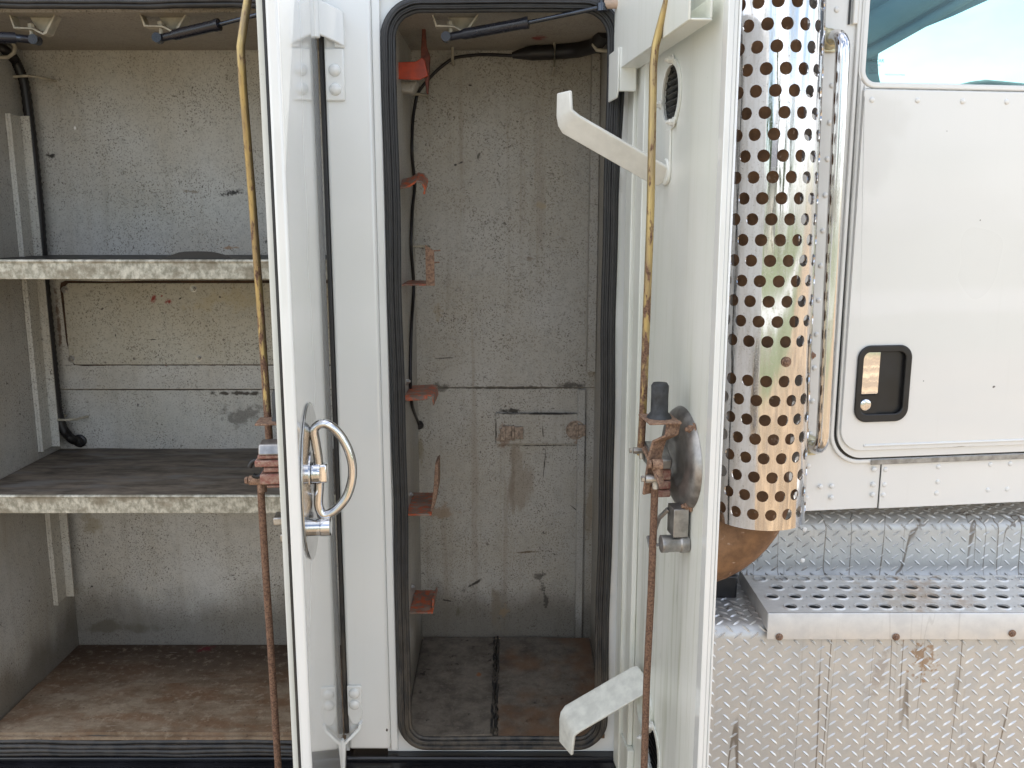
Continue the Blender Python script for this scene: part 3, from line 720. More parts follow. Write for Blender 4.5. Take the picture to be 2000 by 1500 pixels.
# screws along the right inside edge
for py in (118, 326, 453, 513, 706, 884, 1058):
    d = ray(1167, py); yv = d.y * (NR / d.x) - DIST if d.x else 0
    yv = .06
    z_ = P(1172, py, yv).z
    fr = Fr((NR - .0002, yv + .05, EYE + z_), (0, 1, 0), (0, 0, 1), (-1, 0, 0)); clone(bolt0, placed(fr, 0, 0, 0) @ Matrix.Scale(.75, 4), nar)
# orange tool brackets on the left wall
def P2(px, py, Y): p = P(px, py, Y); return p.x, p.z
def plate_px(name, pts, Y, th, mat, parent=nar):
    m_ = MB(); m_.prism([P2(x, y, Y) for x, y in pts], Y, Y + th, 'acb'); return m_.build(name, mat, parent, bevel=.001)
plate_px('orange_bracket', [(762, 122), (812, 120), (824, 112), (830, 118), (836, 148), (820, 156), (762, 154)], .16, .004, m_or2)
m_darkred = plain('dark_red_rusty_steel', (.13, .035, .02), .6, .2, .4, 120)
plate_px('spike_plate', [(826, 26), (829, 30), (833, 90), (840, 110), (838, 150), (836, 183), (833, 183), (829, 148), (821, 130), (822, 100)], .165, .012, m_darkred)
z_ = P(800, 170, .2).z; sub(MB().prism([P2(766, 157, .20), P2(816, 158, .20), P2(806, 181, .20), P2(772, 179, .20)], .20, .24, 'acb'), 'bracket_base', m_side, nar, bevel=.004)
a = P(776, 352, .12); b = P(830, 350, .20); c_ = P(836, 372, .22)
sub(MB().strip([(NL, .16, a.z - .006), (a.x + .02, .16, a.z - .002), (b.x - .01, .16, b.z + .002), (b.x, .16, b.z), (b.x + .006, .16, b.z - .012), (b.x + .004, .16, b.z - .022)], (0, .050, .018), .004), 'orange_bracket', m_or, nar, bevel=.0008)
a = P(782, 556, .14); b = P(832, 556, .14); t_ = P(832, 478, .14); t2 = P(848, 490, .14)
sub(MB().box(NL, b.x, .14, .25, a.z - .002, a.z + .001), 'orange_bracket', m_or, nar, bevel=.0008)
sub(MB().prism([(b.x, a.z - .002), (b.x, t_.z), (t2.x, t2.z), (t2.x, a.z - .002)], .139, .142, 'acb').tube([(t2.x - .002, .141, t2.z + .0), (t2.x + .012, .141, t2.z + .001)], .0014, 6).tube([(t2.x - .002, .141, t2.z - .022), (t2.x + .010, .141, t2.z - .022)], .0014, 6), 'bent_plate', m_rustd, nar)
a = P(790, 762, .16)
m_ = MB(); m_.strip([(NL, .195, P(0, 772, .15).z), (P(840, 764, .15).x - .004, .195, P(0, 770, .15).z), (P(846, 752, .15).x, .195, P(0, 773, .15).z), (P(847, 770, .15).x, .195, P(0, 790, .15).z)], (0, .11, .0), .003)
m_.strip([(NL, .139, P(0, 779, .14).z), (P(835, 776, .139).x, .139, P(0, 777, .14).z)], (0, .003, .008), .003)
m_.build('orange_bracket', m_or, nar, bevel=.001)
x1 = P(844, 975, .14).x; z0 = P(0, 1000, .14).z; zt = P(0, 975, .14).z
m_ = MB(); m_.box(NL, x1, .12, .265, z0 - .0015, z0 + .002)
m_.build('orange_bracket', m_or, nar, bevel=.001)
plate_px('spike_plate', [(840, 1000), (846, 960), (850, 905), (856, 900), (856, 950), (850, 985), (844, 1002)], .142, .05, m_rustd)
m_ = MB(); z0 = P(0, 1194, .15).z
m_.box(NL, P(846, 1190, .15).x, .14, .254, z0 - .0015, z0 + .002); m_.prism([(.15, z0 + .002), (.153, z0 + .002), (.153, z0 + .026), (.15, z0 + .018)], P(846, 1190, .15).x - .002, P(846, 1190, .15).x + .001, 'bca')
m_.prism([(.153, z0 + .002), (.254, z0 + .002), (.254, z0 + .010), (.153, z0 + .026)], P(846, 1190, .15).x - .002, P(846, 1190, .15).x + .001, 'bca')
m_.build('orange_bracket', m_or, nar, bevel=.001)
for (bx_, by_, bz_) in ((NL + .0003, .19, P(0, 966, .19).z), (NL + .0003, .19, P(0, 1146, .19).z), (NL + .0003, .18, P(0, 745, .18).z)):
    clone(bolt0, placed(Fr((bx_, by_, EYE + bz_), (0, -1, 0), (0, 0, 1), (1, 0, 0)), 0, 0, 0), nar)
# the seal: ribs following the rounded opening, a little slack
def seal_path(off, dy, seed, amp):
    base = rrect(-.206 - off, .171 + off, -1.010 - off, .352 + off, (.050 + off, .052 + off, .040 + off, .045 + off), 10)
    pts = []
    for i in range(len(base)):
        a, b = Vector(base[i]), Vector(base[(i + 1) % len(base)]); k = max(1, int((b - a).length / .02))
        for j in range(k): pts.append(a.lerp(b, j / k))
    r_ = random.Random(seed); p1, p2 = r_.random() * 6, r_.random() * 6; out = []
    for i, p in enumerate(pts):
        zz = p.y; bul = .004 * math.exp(-((zz - .25) / .12) ** 2) * (-1 if p.x < 0 else 1)
        o = amp * (math.sin(zz * 9 + p1) + .5 * math.sin(zz * 23 + p2 + p.x * 20))
        out.append((p.x + (o if abs(p.x) > .15 else 0) + (bul if abs(p.x) > .18 else 0), dy, p.y + (o if abs(p.x) <= .15 else 0)))
    return out
sm = MB()
for off, dy, r_, sd in ((.0, -.0015, .0050, 1), (.007, -.006, .0052, 2), (-.006, .004, .0045, 3), (.0125, .002, .0040, 4), (-.0035, -.0045, .0020, 5), (.0035, -.0105, .0016, 6)):
    sm.tube(seal_path(off, dy, 2, .0012), r_, 8, closed=True)
sm.build('door_seal', m_rub, truck, smooth=60)

# --- hinges on the pillar
m_hw = white_paint('hinge_paint', chips=False, dirt=.1)
rivet_big = dome_mesh('rivet', .0105, .007, m_hw, 18)
def face(px, py, Y=-.006): p = P(px, py, Y); return Fr((p.x, Y, EYE + p.z), (1, 0, 0), (0, 0, 1), (0, -1, 0))
hz0, hz1 = P(650, 95, -.006).z, P(650, 198, -.006).z
h = MB(); h.box(-.317, -.284, -.012, -.0062, hz1, hz0)
hin = h.build('hinge_plate', m_hw, pillar, bevel=.003, seg=3)
for zz in (hz1 + .019, hz1 + .050): clone(rivet_big, placed(Fr((-.3, -.012, EYE + zz), (1, 0, 0), (0, 0, 1), (0, -1, 0)), 0, 0, 0), pillar)
kz0, kz1 = P(620, 28, -.03).z, P(640, 92, -.03).z
k_ = MB()
k_.strip([(-.284, -.010, hz0 + .030), (-.292, -.018, hz0 + .034), (-.312, -.028, hz0 + .042), (-.322, -.032, hz0 + .046)], (0, 0, .056), .006)
k_.tube([(-.326, -.032, hz0 + .012), (-.326, -.032, hz0 + .080)], .0075, 14)
k_.box(-.300, -.282, -.013, -.007, hz0 + .0005, hz0 + .030)
k_.build('hinge_knuckle', m_hw, pillar, bevel=.002)
lz0, lz1 = P(700, 1337, -.006).z, P(700, 1412, -.006).z
h = MB(); h.prism([(-.3175, lz0), (-.290, lz0), (-.290, lz1 + .020), (-.297, lz1), (-.310, lz1), (-.3175, lz1 + .020)], -.012, -.0062, 'acb')
h.build('hinge_plate', m_hw, pillar, bevel=.002, seg=3)
for zz in (lz0 - .015, lz0 - .038): clone(rivet_big, placed(Fr((-.3035, -.012, EYE + zz), (1, 0, 0), (0, 0, 1), (0, -1, 0)), 0, 0, 0), pillar)
h = MB(); h.strip([(-.293, -.010, lz1 + .004), (-.296, -.013, lz1 - .006), (-.310, -.022, lz1 - .018), (-.322, -.028, lz1 - .028), (-.324, -.030, lz1 - .060), (-.326, -.030, lz1 - .11)], (0, .012, .0), .006)
h.tube([(-.329, -.030, lz1 - .020), (-.329, -.030, lz1 - .13)], .0065, 12)
h.build('hinge_knuckle', m_hw, pillar, bevel=.001)

# ------------------------------------------------------------------ the two open doors
def door_frame(H, dv, side):
    d = Vector((dv[0], dv[1], 0)).normalized()
    n = Vector((-d.y, d.x, 0)) * side
    return Fr((H[0], H[1], EYE), d, (0, 0, 1), n), (H, (d.x, d.y), (n.x, n.y))
DT, DB = .372, -1.045                       # top and bottom of the doors
# left-hand one: we look along its outside face (c = outwards, to the right)
fm, pm = door_frame((-.329, -.004), (.042, -.43), 1)
if fm.c.x < 0: fm.c = -fm.c; pm = (pm[0], pm[1], (-pm[2][0], -pm[2][1]))
Wd = .434
dm = MB(fm); dm.box(0, Wd, DB, DT, -.016, 0)
door_l = dm.build('compartment_door', m_white, truck, bevel=.004, seg=3, label='glossy white door seen almost edge on, with the chrome ring handle')
MB(fm).box(.004, Wd - .003, DB + .004, DT, -.0195, -.0165).build('edge_rubber', m_rub, door_l)
mr = MB(fm); mr.ring([(.012, DT), (.012, DB + .01), (Wd - .01, DB + .01), (Wd - .01, DT)][::-1], [(.05, DT - .04), (.05, DB + .05), (Wd - .05, DB + .05), (Wd - .05, DT - .04)][::-1], -.028, -.020, 'abc')
mr.build('inner_flange', m_inner, door_l)
# right-hand one: we look at its inside (c = inwards, to the left)
fr_, pr = door_frame((.214, -.004), (.051, -.45), -1)
if fr_.c.x > 0: fr_.c = -fr_.c; pr = (pr[0], pr[1], (-pr[2][0], -pr[2][1]))
Wr = .452
uo = lambda px, py, off=0: PV(px, py, pr[0], pr[1], off, pr[2])
ul = lambda px, py, off=0: PV(px, py, pm[0], pm[1], off, pm[2])
vu, vz = uo(1312, 185); vu2, vz2 = uo(1274, 1462)
dr = MB(fr_)
circ = lambda u, z, r, n=36, a0=0: [(u + r * math.cos(R(a0 + 360 * k / n)), z + r * math.sin(R(a0 + 360 * k / n))) for k in range(n)]
def sq_for(u, z, x0, x1, z0, z1, n=36):      # points on a rectangle seen from (u, z), corners included
    out = []
    for k in range(n):
        a = R(360 * k / n + 45 if False else 360 * k / n); c, s_ = math.cos(a), math.sin(a)
        t = min([( (x1 if c > 0 else x0) - u) / c if abs(c) > 1e-6 else 1e9, ((z1 if s_ > 0 else z0) - z) / s_ if abs(s_) > 1e-6 else 1e9])
        out.append([u + c * t, z + s_ * t])
    for cx, cz in ((x0, z0), (x0, z1), (x1, z0), (x1, z1)):
        i = min(range(n), key=lambda q: (out[q][0] - cx) ** 2 + (out[q][1] - cz) ** 2); out[i] = [cx, cz]
    return [tuple(p) for p in out]
VR = .0455
for (u_, z_) in ((vu, vz), (vu2, vz2)):
    dr.ring(sq_for(u_, z_, .10, .31, z_ - .08, z_ + .08), circ(u_, z_, VR), -.004, 0, 'abc')
dr.box(0, .10, DB, DT, -.004, 0); dr.box(.31, Wr, DB, DT, -.004, 0)
dr.box(.10, .31, vz + .08, DT, -.004, 0); dr.box(.10, .31, vz2 + .08, vz - .08, -.004, 0); dr.box(.10, .31, DB, max(DB + .001, vz2 - .08), -.004, 0) if vz2 - .08 > DB else None
door_r = dr.build('compartment_door', m_inner, truck, label='white door seen from the inside, with latch, hooks and round vents')
dz = MB(fr_)
dz.box(0, Wr + .002, DB, DT, -.013, -.010); dz.build('outer_skin', m_white, door_r, bevel=.002)
dz = MB(fr_)
dz.box(Wr - .016, Wr, DB, DT, -.0099, -.0041); dz.box(Wr - .006, Wr + .0015, DB, DT, -.004, .0035)
dz.box(Wr - .022, Wr - .0065, DB, DT, 0.0002, .0025)
dz.build('edge_flange', m_white, door_r, bevel=.0015)
# hinge side: boxed-in channel and its seams
dz = MB(fr_); dz.box(.0, .040, DB, DT, .0003, .016); dz.box(.042, .086, DB + .085, vz + .12, .0003, .010); dz.box(.042, .10, DB, DB + .084, .0003, .013)
dz.build('inner_channel', m_inner, door_r, bevel=.002)
def vent(u, z):
    v_ = MB(fr_); v_.ring(circ(u, z, VR + .006), circ(u, z, VR - .003), .0004, .003, 'abc'); o = v_.build('vent_ring', m_inner, door_r, smooth=30)
    v_ = MB(fr_); v_.lathe((u, z, -.0098), 'c', [(VR + .004, 0), (VR + .004, .0008)], 30)
    v_.build('vent_back', m_blk, door_r)
    v_ = MB(fr_)
    for k in range(-4, 5):
        hw = math.sqrt(max(0, (VR - .004) ** 2 - (k * .0095) ** 2))
        if hw > .01: v_.prism([(z + k * .0095 - .004, -.0085), (z + k * .0095 - .003, -.0088), (z + k * .0095 + .003, -.002), (z + k * .0095 + .002, -.0015)], u - hw, u + hw, 'bca')
    v_.build('vent_louvre', m_blk, door_r)
    for a in (80, -60, 190): 
        clone(bolt_v, placed(fr_, u + (VR + .003) * math.cos(R(a)), z + (VR + .003) * math.sin(R(a)), .003), door_r)
bolt_v = hexbolt('bolt', .0052, .009, m_hook)
vent(vu, vz); vent(vu2, vz2)
# embossed lines of lettering on the vent louvre
# channel across the top of the door
cz = .242
c_ = MB(fr_); c_.box(.004, .42, cz, DT, .040, .043); c_.box(.004, .42, cz, cz + .003, .012, .0399); c_.box(.004, .42, cz + .003, cz + .028, .012, .015)
c_.build('top_channel', m_inner, door_r, bevel=.0012)
# bracket next to the hinge
c_ = MB(fr_); z0, z1 = P(1215, 196, -.03).z, P(1215, 100, -.03).z
c_.prism([(-.012, z0), (.050, z0 + .0), (.060, z0 + .012), (.060, z1), (-.012, z1)], .045, .048, 'abc'); c_.box(.052, .060, z0 + .01, z1, .017, .0449)
c_.build('hinge_bracket', m_inner, door_r, bevel=.002)
# door stay hardware at the very top
MB().tube([P(1182, 8, -.02), P(1250, 5, -.04)], .008, 12).build('stay_arm', plain('brown_painted_arm', (.45, .33, .25), .5, 0, .2, 60), door_r, smooth=60)
s_ = MB(); s_.tube([P(1250, 2, -.05), P(1247, 22, -.05), P(1238, 40, -.05), P(1220, 44, -.05)], [.007, .009, .0085, .006], 12)
s_.build('stay_bolt', m_brass, door_r, smooth=50)
s_ = MB(); s_.tube([P(1219, 8, -.03), P(1219, 58, -.03)], .0055, 12); s_.build('stay_pin', m_zinc, door_r, smooth=60)
# --- latch rods
def rods(parent, U, fr, upper, lower):
    o1 = MB(fr).tube(upper, .0056, 12).build('latch_rod', m_gold, parent, smooth=60)
    o2 = MB(fr).tube(lower, .0054, 12).build('latch_rod', m_gold2, parent, smooth=60)
def off_pt(px, py, off, U): s, z = U(px, py, off); return (s, z, off)
up = [off_pt(1308, -25, .040, uo), off_pt(1304, 0, .042, uo), off_pt(1290, 50, .046, uo), off_pt(1280, 90, .052, uo), off_pt(1276, 130, .054, uo), off_pt(1271, 400, .056, uo), off_pt(1262, 640, .056, uo), off_pt(1256, 800, .056, uo), off_pt(1251, 888, .056, uo)]
lo = [off_pt(1279, 950, .050, uo), off_pt(1272, 1150, .050, uo), off_pt(1263, 1330, .050, uo), off_pt(1257, 1540, .050, uo)]
rods(door_r, uo, fr_, up, lo)
offl = lambda px, py, o: off_pt(px, py, -.016 - o, ul)
up2 = [offl(487, -25, .036), offl(484, 0, .038), offl(476, 50, .042), offl(470, 92, .046), offl(474, 160, .048), offl(492, 380, .048), offl(507, 580, .048), offl(518, 740, .046), offl(528, 888, .042)]
lo2 = [offl(509, 950, .050), offl(518, 1100, .050), offl(531, 1300, .050), offl(546, 1540, .050)]
rods(door_l, ul, fm, up2, lo2)
# --- latch on the inside of the right-hand door
lu, lz = .325, -.345
ltc = MB(fr_)
dish = []
for k in range(0, 25):
    pass
prof = [(.030, .004), (.034, .009), (.042, .012), (.048, .0105), (.054, .0125), (.064, .0115), (.072, .007), (.076, .0005)]
ltc.lathe((lu, lz, 0), 'c', [(.0001, .0012)] + [(.022, .002)] + prof, 40, sq=1.18)
ltc.build('latch_dish', m_cast, door_r, smooth=50)
for a in (48, -52):
    clone(bolt_r := hexbolt('bolt', .0062, .010, m_rustd), placed(fr_, lu + .070 * math.cos(R(a)) + .004, lz + .074 * math.sin(R(a)), .001), door_r)
    bpy.data.objects.remove(bolt_r)
b_ = MB(fr_)
b_.prism([(lu - .030, lz - .012), (lu + .018, lz - .012), (lu + .024, lz + .004), (lu + .004, lz + .012), (lu - .030, lz + .020)], .022, .052, 'abc')
b_.build('latch_block', m_cast, door_r, bevel=.0025)
b_ = MB(fr_)
for k, (z0, z1, hh) in enumerate(((-.030, -.014, .046), (-.044, -.031, .040), (-.056, -.045, .044))):
    b_.box(lu - .024, lu + .012, lz + z0, lz + z1, .020, hh)
b_.build('latch_bolt_stack', m_copper, door_r, bevel=.002)
# bent plate with the crank and the rubber bumper
b_ = MB(fr_)
zb = PV(1288, 818, pr[0], pr[1], .045, pr[2]); ub, zb = zb
b_.box(ub - .030, ub + .032, zb - .0015, zb + .0015, .022, .068)
b_.strip([(ub + .020, zb, .030), (ub + .024, zb - .018, .034), (ub + .006, zb - .030, .046), (ub + .002, zb - .050, .050), (ub + .000, zb - .086, .054), (ub - .002, zb - .110, .056)], (.010, 0, .022), .004)
b_.build('latch_plate', m_rustd, door_r, bevel=.001)
b_ = MB(fr_); b_.lathe((ub - .002, zb + .0016, .045), 'b', [(.018, 0), (.0165, .003), (.0125, .008), (.0122, .030), (.0125, .046), (.0100, .050), (.004, .051)], 18)
b_.build('rubber_bumper', plain('grey_rubber', (.035, .037, .040), .6, 0, .5, 90), door_r, smooth=40)
def pivot(px, py, off, U, fr, parent, mat, r=.0065, l=.022):
    s, z = U(px, py, off)
    m_ = MB(Fr(fr(s, z, off), (1, 0, 0), (0, 0, 1), (0, -1, 0)))
    m_.tube([(-l / 2, 0, 0), (l / 2, 0, 0)], r, 12); m_.lathe((-l / 2 - .002, 0, 0), 'a', [(r * .75, -.004), (r * .75, 0)], 6)
    m_.tube([(l * .1, -r * .5, 0), (l * .15, -r * 2.4, .001)], r * .75, 10)
    return m_.build('rod_pivot', mat, parent, smooth=40)
pivot(1250, 880, .058, uo, fr_, door_r, m_zinc, .0052, .020); pivot(1276, 935, .056, uo, fr_, door_r, m_zinc, .006, .022)
pivot(1284, 907, .052, uo, fr_, door_r, m_rustd, .008, .014)
c_ = MB(fr_); a, b = uo(1258, 872, .054), uo(1290, 938, .052)
c_.strip([(a[0], a[1], .054), ((a[0] + b[0]) / 2 + .004, (a[1] + b[1]) / 2, .053), (b[0], b[1] - .006, .050)], (.016, .0, .010), .004)
c_.build('latch_crank', m_rustd, door_r, bevel=.001)
# lock barrel below with its cam
c_ = MB(fr_); a = uo(1318, 1000, .02)
c_.box(a[0] - .016, a[0] + .016, lz - .104, lz - .062, .004, .026); c_.strip([(a[0] - .012, lz - .070, .026), (a[0] - .022, lz - .086, .036), (a[0] - .026, lz - .104, .040)], (.012, 0, .004), .005)
c_.lathe((a[0] + .006, lz - .116, .001), 'c', [(.014, 0), (.014, .012), (.0125, .013), (.0125, .030), (.013, .031), (.013, .040)], 18)
c_.strip([(a[0] - .002, lz - .120, .040), (a[0] - .018, lz - .128, .046), (a[0] - .030, lz - .116, .046)], (.004, .0, .014), .004)
c_.build('lock_barrel', m_cast, door_r, bevel=.0008)
# hooks
uh, zh = uo(1304, 336)
h = MB(fr_); h.lathe((uh, zh, .0003), 'c', [(.020, 0), (.020, .004), (.018, .0055)], 24); h.prism([(uh - .018, zh - .005), (uh + .020, zh), (uh + .017, zh + .062), (uh - .014, zh + .062)], .0003, .0035, 'abc')
h.build('hook_base', m_inner, door_r, bevel=.001)
h = MB(fr_)
z_t = .150
h.strip([(uh, zh - .008, .0), (uh, zh - .006, .010), (uh, z_t - .012, .150), (uh, z_t - .004, .157), (uh, z_t + .004, .1595), (uh, z_t + .034, .160)], [(-.028, -.022, .020)] * 3 + [(-.028, -.018, .018), (-.028, -.008, .017), (-.026, -.001, .015)], .0060)
h.build('hook', m_hook, door_r, bevel=.0022, seg=3)
uh2, zh2 = uo(1262, 1330)
h = MB(fr_)
zt2 = PV(1100, 1415, (pr[0][0] + pr[1][0] * uh2, pr[0][1] + pr[1][1] * uh2), pr[2])[1]
h.strip([(uh2, zh2 + .006, .0), (uh2, zh2 + .004, .010), (uh2, zt2 + .010, .128), (uh2, zt2 + .002, .135), (uh2, zt2 - .006, .1375), (uh2, zt2 - .046, .139)], [(.050, -.020, -.018)] * 3 + [(.050, -.014, -.018), (.048, -.006, -.017), (.042, -.001, -.014)], .0055)
h.build('hook', plain('scuffed_white_metal_dirty', (.68, .68, .62), .45, 0, .12, 55), door_r, bevel=.0022, seg=3)
h = MB(fr_); h.ring(circ(uh2 + .012, zh2 - .045, .040, 24), circ(uh2 + .012, zh2 - .045, .036, 24), .0003, .010, 'abc'); h.build('vent_shroud', m_inner, door_r)

# --- ring handles on the outside faces
def ring_handle(fr, parent, hu, hz, ks, pw):
    m_ = MB(fr); N = 28; pl = []
    for k in range(N):
        a = 2 * math.pi * k / N; ca, sa = math.cos(a), math.sin(a)
        pl.append((hu + pw * math.copysign(abs(ca) ** 1.15, ca), hz + .117 * math.copysign(abs(sa) ** .82, sa)))
    m_.prism(pl, .0005, .003, 'abc'); plt = m_.build('handle_plate', m_steelpl, parent, bevel=.001, smooth=30)
    m_ = MB(fr); m_.lathe((hu, hz + .012, .003), 'c', [(.034, 0), (.034, .001), (.028, -.0005)], 30)
    m_.lathe((hu, hz + .012, .0035), 'c', [(.017, 0), (.017, .012), (.012, .014)], 20); m_.build('handle_rose', m_chr, parent, smooth=40)
    z0 = hz + .012
    path = [(0, .066, .006), (0, .074, .020), (0, .069, .036), (0, .055, .051), (0, .034, .063), (0, .010, .069), (0, -.014, .067), (0, -.038, .057), (0, -.055, .041), (0, -.063, .026), (0, -.063, .014), (0, -.048, .008), (0, -.024, .0105), (0, 0, .0115), (0, .024, .0105), (0, .050, .007)]
    V = [Vector(p) for p in path]; out = []
    for i in range(len(V)):
        a, b, c, d = V[i - 1], V[i], V[(i + 1) % len(V)], V[(i + 2) % len(V)]
        for t in (0, .25, .5, .75):
            out.append(.5 * ((2 * b) + (c - a) * t + (2 * a - 5 * b + 4 * c - d) * t * t + (3 * b - a - 3 * c + d) * t ** 3))
    MB(fr).tube([(hu + p.x, z0 + p.y, p.z * ks + .004) for p in out], .0068, 14, closed=True, flat=1.2).build('ring_handle', m_chr, parent, smooth=70)
    m_ = MB(fr); m_.box(hu - .009, hu + .009, z0 - .014, z0 + .014, .004, .026); m_.build('handle_clasp', m_chr, parent, bevel=.003)
    m_ = MB(fr); m_.lathe((hu + .004, hz - .070, .003), 'c', [(.0135, 0), (.0135, .010), (.0145, .011), (.0145, .024), (.012, .026), (.004, .0255)], 22)
    m_.tube([(hu - .016, hz - .055, .010), (hu - .020, hz - .070, .012), (hu - .012, hz - .082, .010)], .005, 10)
    m_.build('key_cylinder', m_chr, parent, smooth=40)
hu, hz = ul(603, 938)
ring_handle(fm, door_l, .325, -.380, .84, .100)
fo = Fr(fr_(0, 0, -.013), fr_.a, fr_.b, -fr_.c)
ring_handle(fo, door_r, .330, -.37, .3, .07)
# --- latch parts on the far side of the left-hand door
b_ = MB(fm); a = ul(548, 905, -.03)
for k, (z0, z1, w_, u0, u1) in enumerate(((.008, .014, .040, -.030, .006), (-.003, .0065, .044, -.024, .008), (-.012, -.0045, .033, -.030, .004), (-.028, -.0135, .038, -.022, .008), (-.034, -.030, .030, -.014, .004))):
    b_.box(a[0] + u0, a[0] + u1, a[1] + z0, a[1] + z1, -.020 - w_, -.020)
b_.build('latch_bolt_stack', m_copper, door_l, bevel=.002)
b_ = MB(fm); a2 = ul(535, 822, -.045)
b_.box(a2[0] - .02, a2[0] + .024, a2[1] - .0015, a2[1] + .0015, -.068, -.020); b_.strip([(a2[0], a2[1] - .004, -.024), (a2[0], a2[1] - .022, -.030), (a2[0], a2[1] - .034, -.040), (a2[0], a2[1] - .060, -.046)], (.016, 0, 0), .004)
b_.build('latch_plate', m_rustd, door_l, bevel=.001)
b_ = MB(fm); b_.lathe((a2[0] + .0, a2[1] + .0016, -.034), 'b', [(.0145, 0), (.0125, .006), (.0122, .038), (.010, .044)], 18); b_.build('rubber_bumper', bpy.data.materials['grey_rubber'], door_l, smooth=40)
b_ = MB(fm); b_.prism([(a[0] - .034, a[1] + .0145), (a[0] + .010, a[1] + .0145), (a[0] + .004, a[1] + .028), (a[0] - .022, a[1] + .030)], -.058, -.020, 'abc'); b_.build('latch_block', m_cast, door_l, bevel=.002)
b_ = MB(fm); b_.tube([(a[0] - .020, a[1] + .012 * math.cos(t) - .012, -.066 + .010 * math.sin(t)) for t in [x * .35 for x in range(-4, 12)]], .0035, 8); b_.build('latch_spring', m_blk, door_l, smooth=60)
pivot(505, 938, -.068, ul, fm, door_l, m_rustd, .007, .026); pivot(532, 893, -.060, ul, fm, door_l, m_zinc, .006, .020)
c_ = MB(fm); a, b = ul(528, 892, -.062), ul(518, 950, -.062)
c_.strip([(a[0], a[1], -.060), ((a[0] + b[0]) / 2 + .006, (a[1] + b[1]) / 2, -.064), (b[0], b[1] - .006, -.062)], (.022, .0, .004), .004); c_.build('latch_crank', m_rustd, door_l, bevel=.001)
c_ = MB(fm); a = ul(562, 1025, -.03); c_.box(a[0] - .012, a[0] + .012, a[1] - .022, a[1] - .010, -.040, -.020); c_.box(a[0] - .015, a[0] + .015, a[1] + .004, a[1] + .016, -.048, -.020); c_.box(a[0] - .006, a[0] + .006, a[1] - .010, a[1] + .004, -.034, -.022)
c_.build('lock_cam', m_zinc, door_l, bevel=.002)

# ------------------------------------------------------------------ exhaust
xc, yc, rg_ = .474, .055, .0875
ex_top, ex_bot = .62, P(1480, 1037, yc - rg_).z
RIM = []
def perf(fr_map, rows, sx, sz, rad, seg_pts=16, skip=None):
    """brick-laid cells with a round hole each; fr_map(u, v) -> world point"""
    bm = bmesh.new(); cache = {}
    def vv(u, v):
        k = (round(u, 5), round(v, 5))
        if k not in cache: cache[k] = bm.verts.new(fr_map(u, v))
        return cache[k]
    for (u, v, hole) in rows:
        o = []
        for i in range(4): o.append((u - sx / 2 + sx * i / 4, v - sz / 2))
        for i in range(4): o.append((u + sx / 2, v - sz / 2 + sz * i / 4))
        for i in range(4): o.append((u + sx / 2 - sx * i / 4, v + sz / 2))
        for i in range(4): o.append((u - sx / 2, v + sz / 2 - sz * i / 4))
        O = [vv(*p) for p in o]
        if hole:
            I = []
            for p in o:
                a = math.atan2((p[1] - v) / sz, (p[0] - u) / sx); I.append(bm.verts.new(fr_map(u + rad * math.cos(a), v + rad * math.sin(a))))
            for i in range(16): bm.faces.new([O[i], O[(i + 1) % 16], I[(i + 1) % 16], I[i]])
            I2 = []; I3 = []
            for p in o:
                a = math.atan2((p[1] - v) / sz, (p[0] - u) / sx); I2.append(bm.verts.new(fr_map(u + rad * math.cos(a), v + rad * math.sin(a), .0001))); I3.append(bm.verts.new(fr_map(u + rad * .97 * math.cos(a), v + rad * .97 * math.sin(a), .0022)))
            for i in range(16): f_ = bm.faces.new([I2[i], I2[(i + 1) % 16], I3[(i + 1) % 16], I3[i]]); f_.material_index = 0; f_.tag = True; RIM.append(f_)
        else:
            for i in range(4):
                for j in range(4):
                    q = [(u - sx / 2 + sx * (i + a) / 4, v - sz / 2 + sz * (j + b) / 4) for a, b in ((0, 0), (1, 0), (1, 1), (0, 1))]
                    try: bm.faces.new([vv(*p) for p in q])
                    except ValueError: pass
    return bm
sx = 2 * math.pi * rg_ / 17; szr = .0355
LEAN = .020
def cyl(u, v, q=0.0):
    a = u / rg_ - math.pi / 2; return Vector((xc - LEAN * (v - ex_bot) + (rg_ - q) * math.cos(a), yc + (rg_ - q) * math.sin(a), EYE + v))
z_miss = P(1493, 701, yc - rg_).z
cells = []
nrow = int((ex_top - ex_bot) / szr) + 1
zrow0 = ex_bot + .012 + szr / 2
kmiss = round((z_miss - zrow0) / szr)
for k in range(nrow):
    v = zrow0 + k * szr
    for i in range(-7, 8):
        u = i * sx + (sx / 2 if k % 2 else 0)
        cells.append((u, v, k != kmiss))
bm = perf(cyl, cells, sx, szr, .0107)
# plain hem at the bottom
for i in range(-30, 33):
    for (v0, v1) in ((ex_bot, zrow0 - szr / 2),):
        q = [cyl(sx / 4 * (i + a), b) for a, b in ((0, v0), (1, v0), (1, v1), (0, v1))]
        bm.faces.new([bm.verts.new(x) for x in q])
rim_idx = set(); bm.faces.index_update()
for f_ in RIM: rim_idx.add(f_.index)
gm = MB(); gm.bm.free(); gm.bm = bm
guard = gm.build('exhaust_guard', m_guard, truck, smooth=0, nofix=True)
gme = guard.data; ln = [None] * len(gme.loops)
for p_g in gme.polygons:
    p_g.use_smooth = True
    for li in p_g.loop_indices:
        co = gme.vertices[gme.loops[li].vertex_index].co
        n_g = Vector((co.x - (xc - LEAN * (co.z - EYE - ex_bot)), co.y - yc, 0)).normalized()
        ln[li] = p_g.normal[:] if p_g.index in rim_idx else n_g[:]
for p_g in gme.polygons:                     # face winding outwards
    pass
gme.normals_split_custom_set(ln)
bolt_g = hexbolt('bolt', .0075, .007, m_rustd)
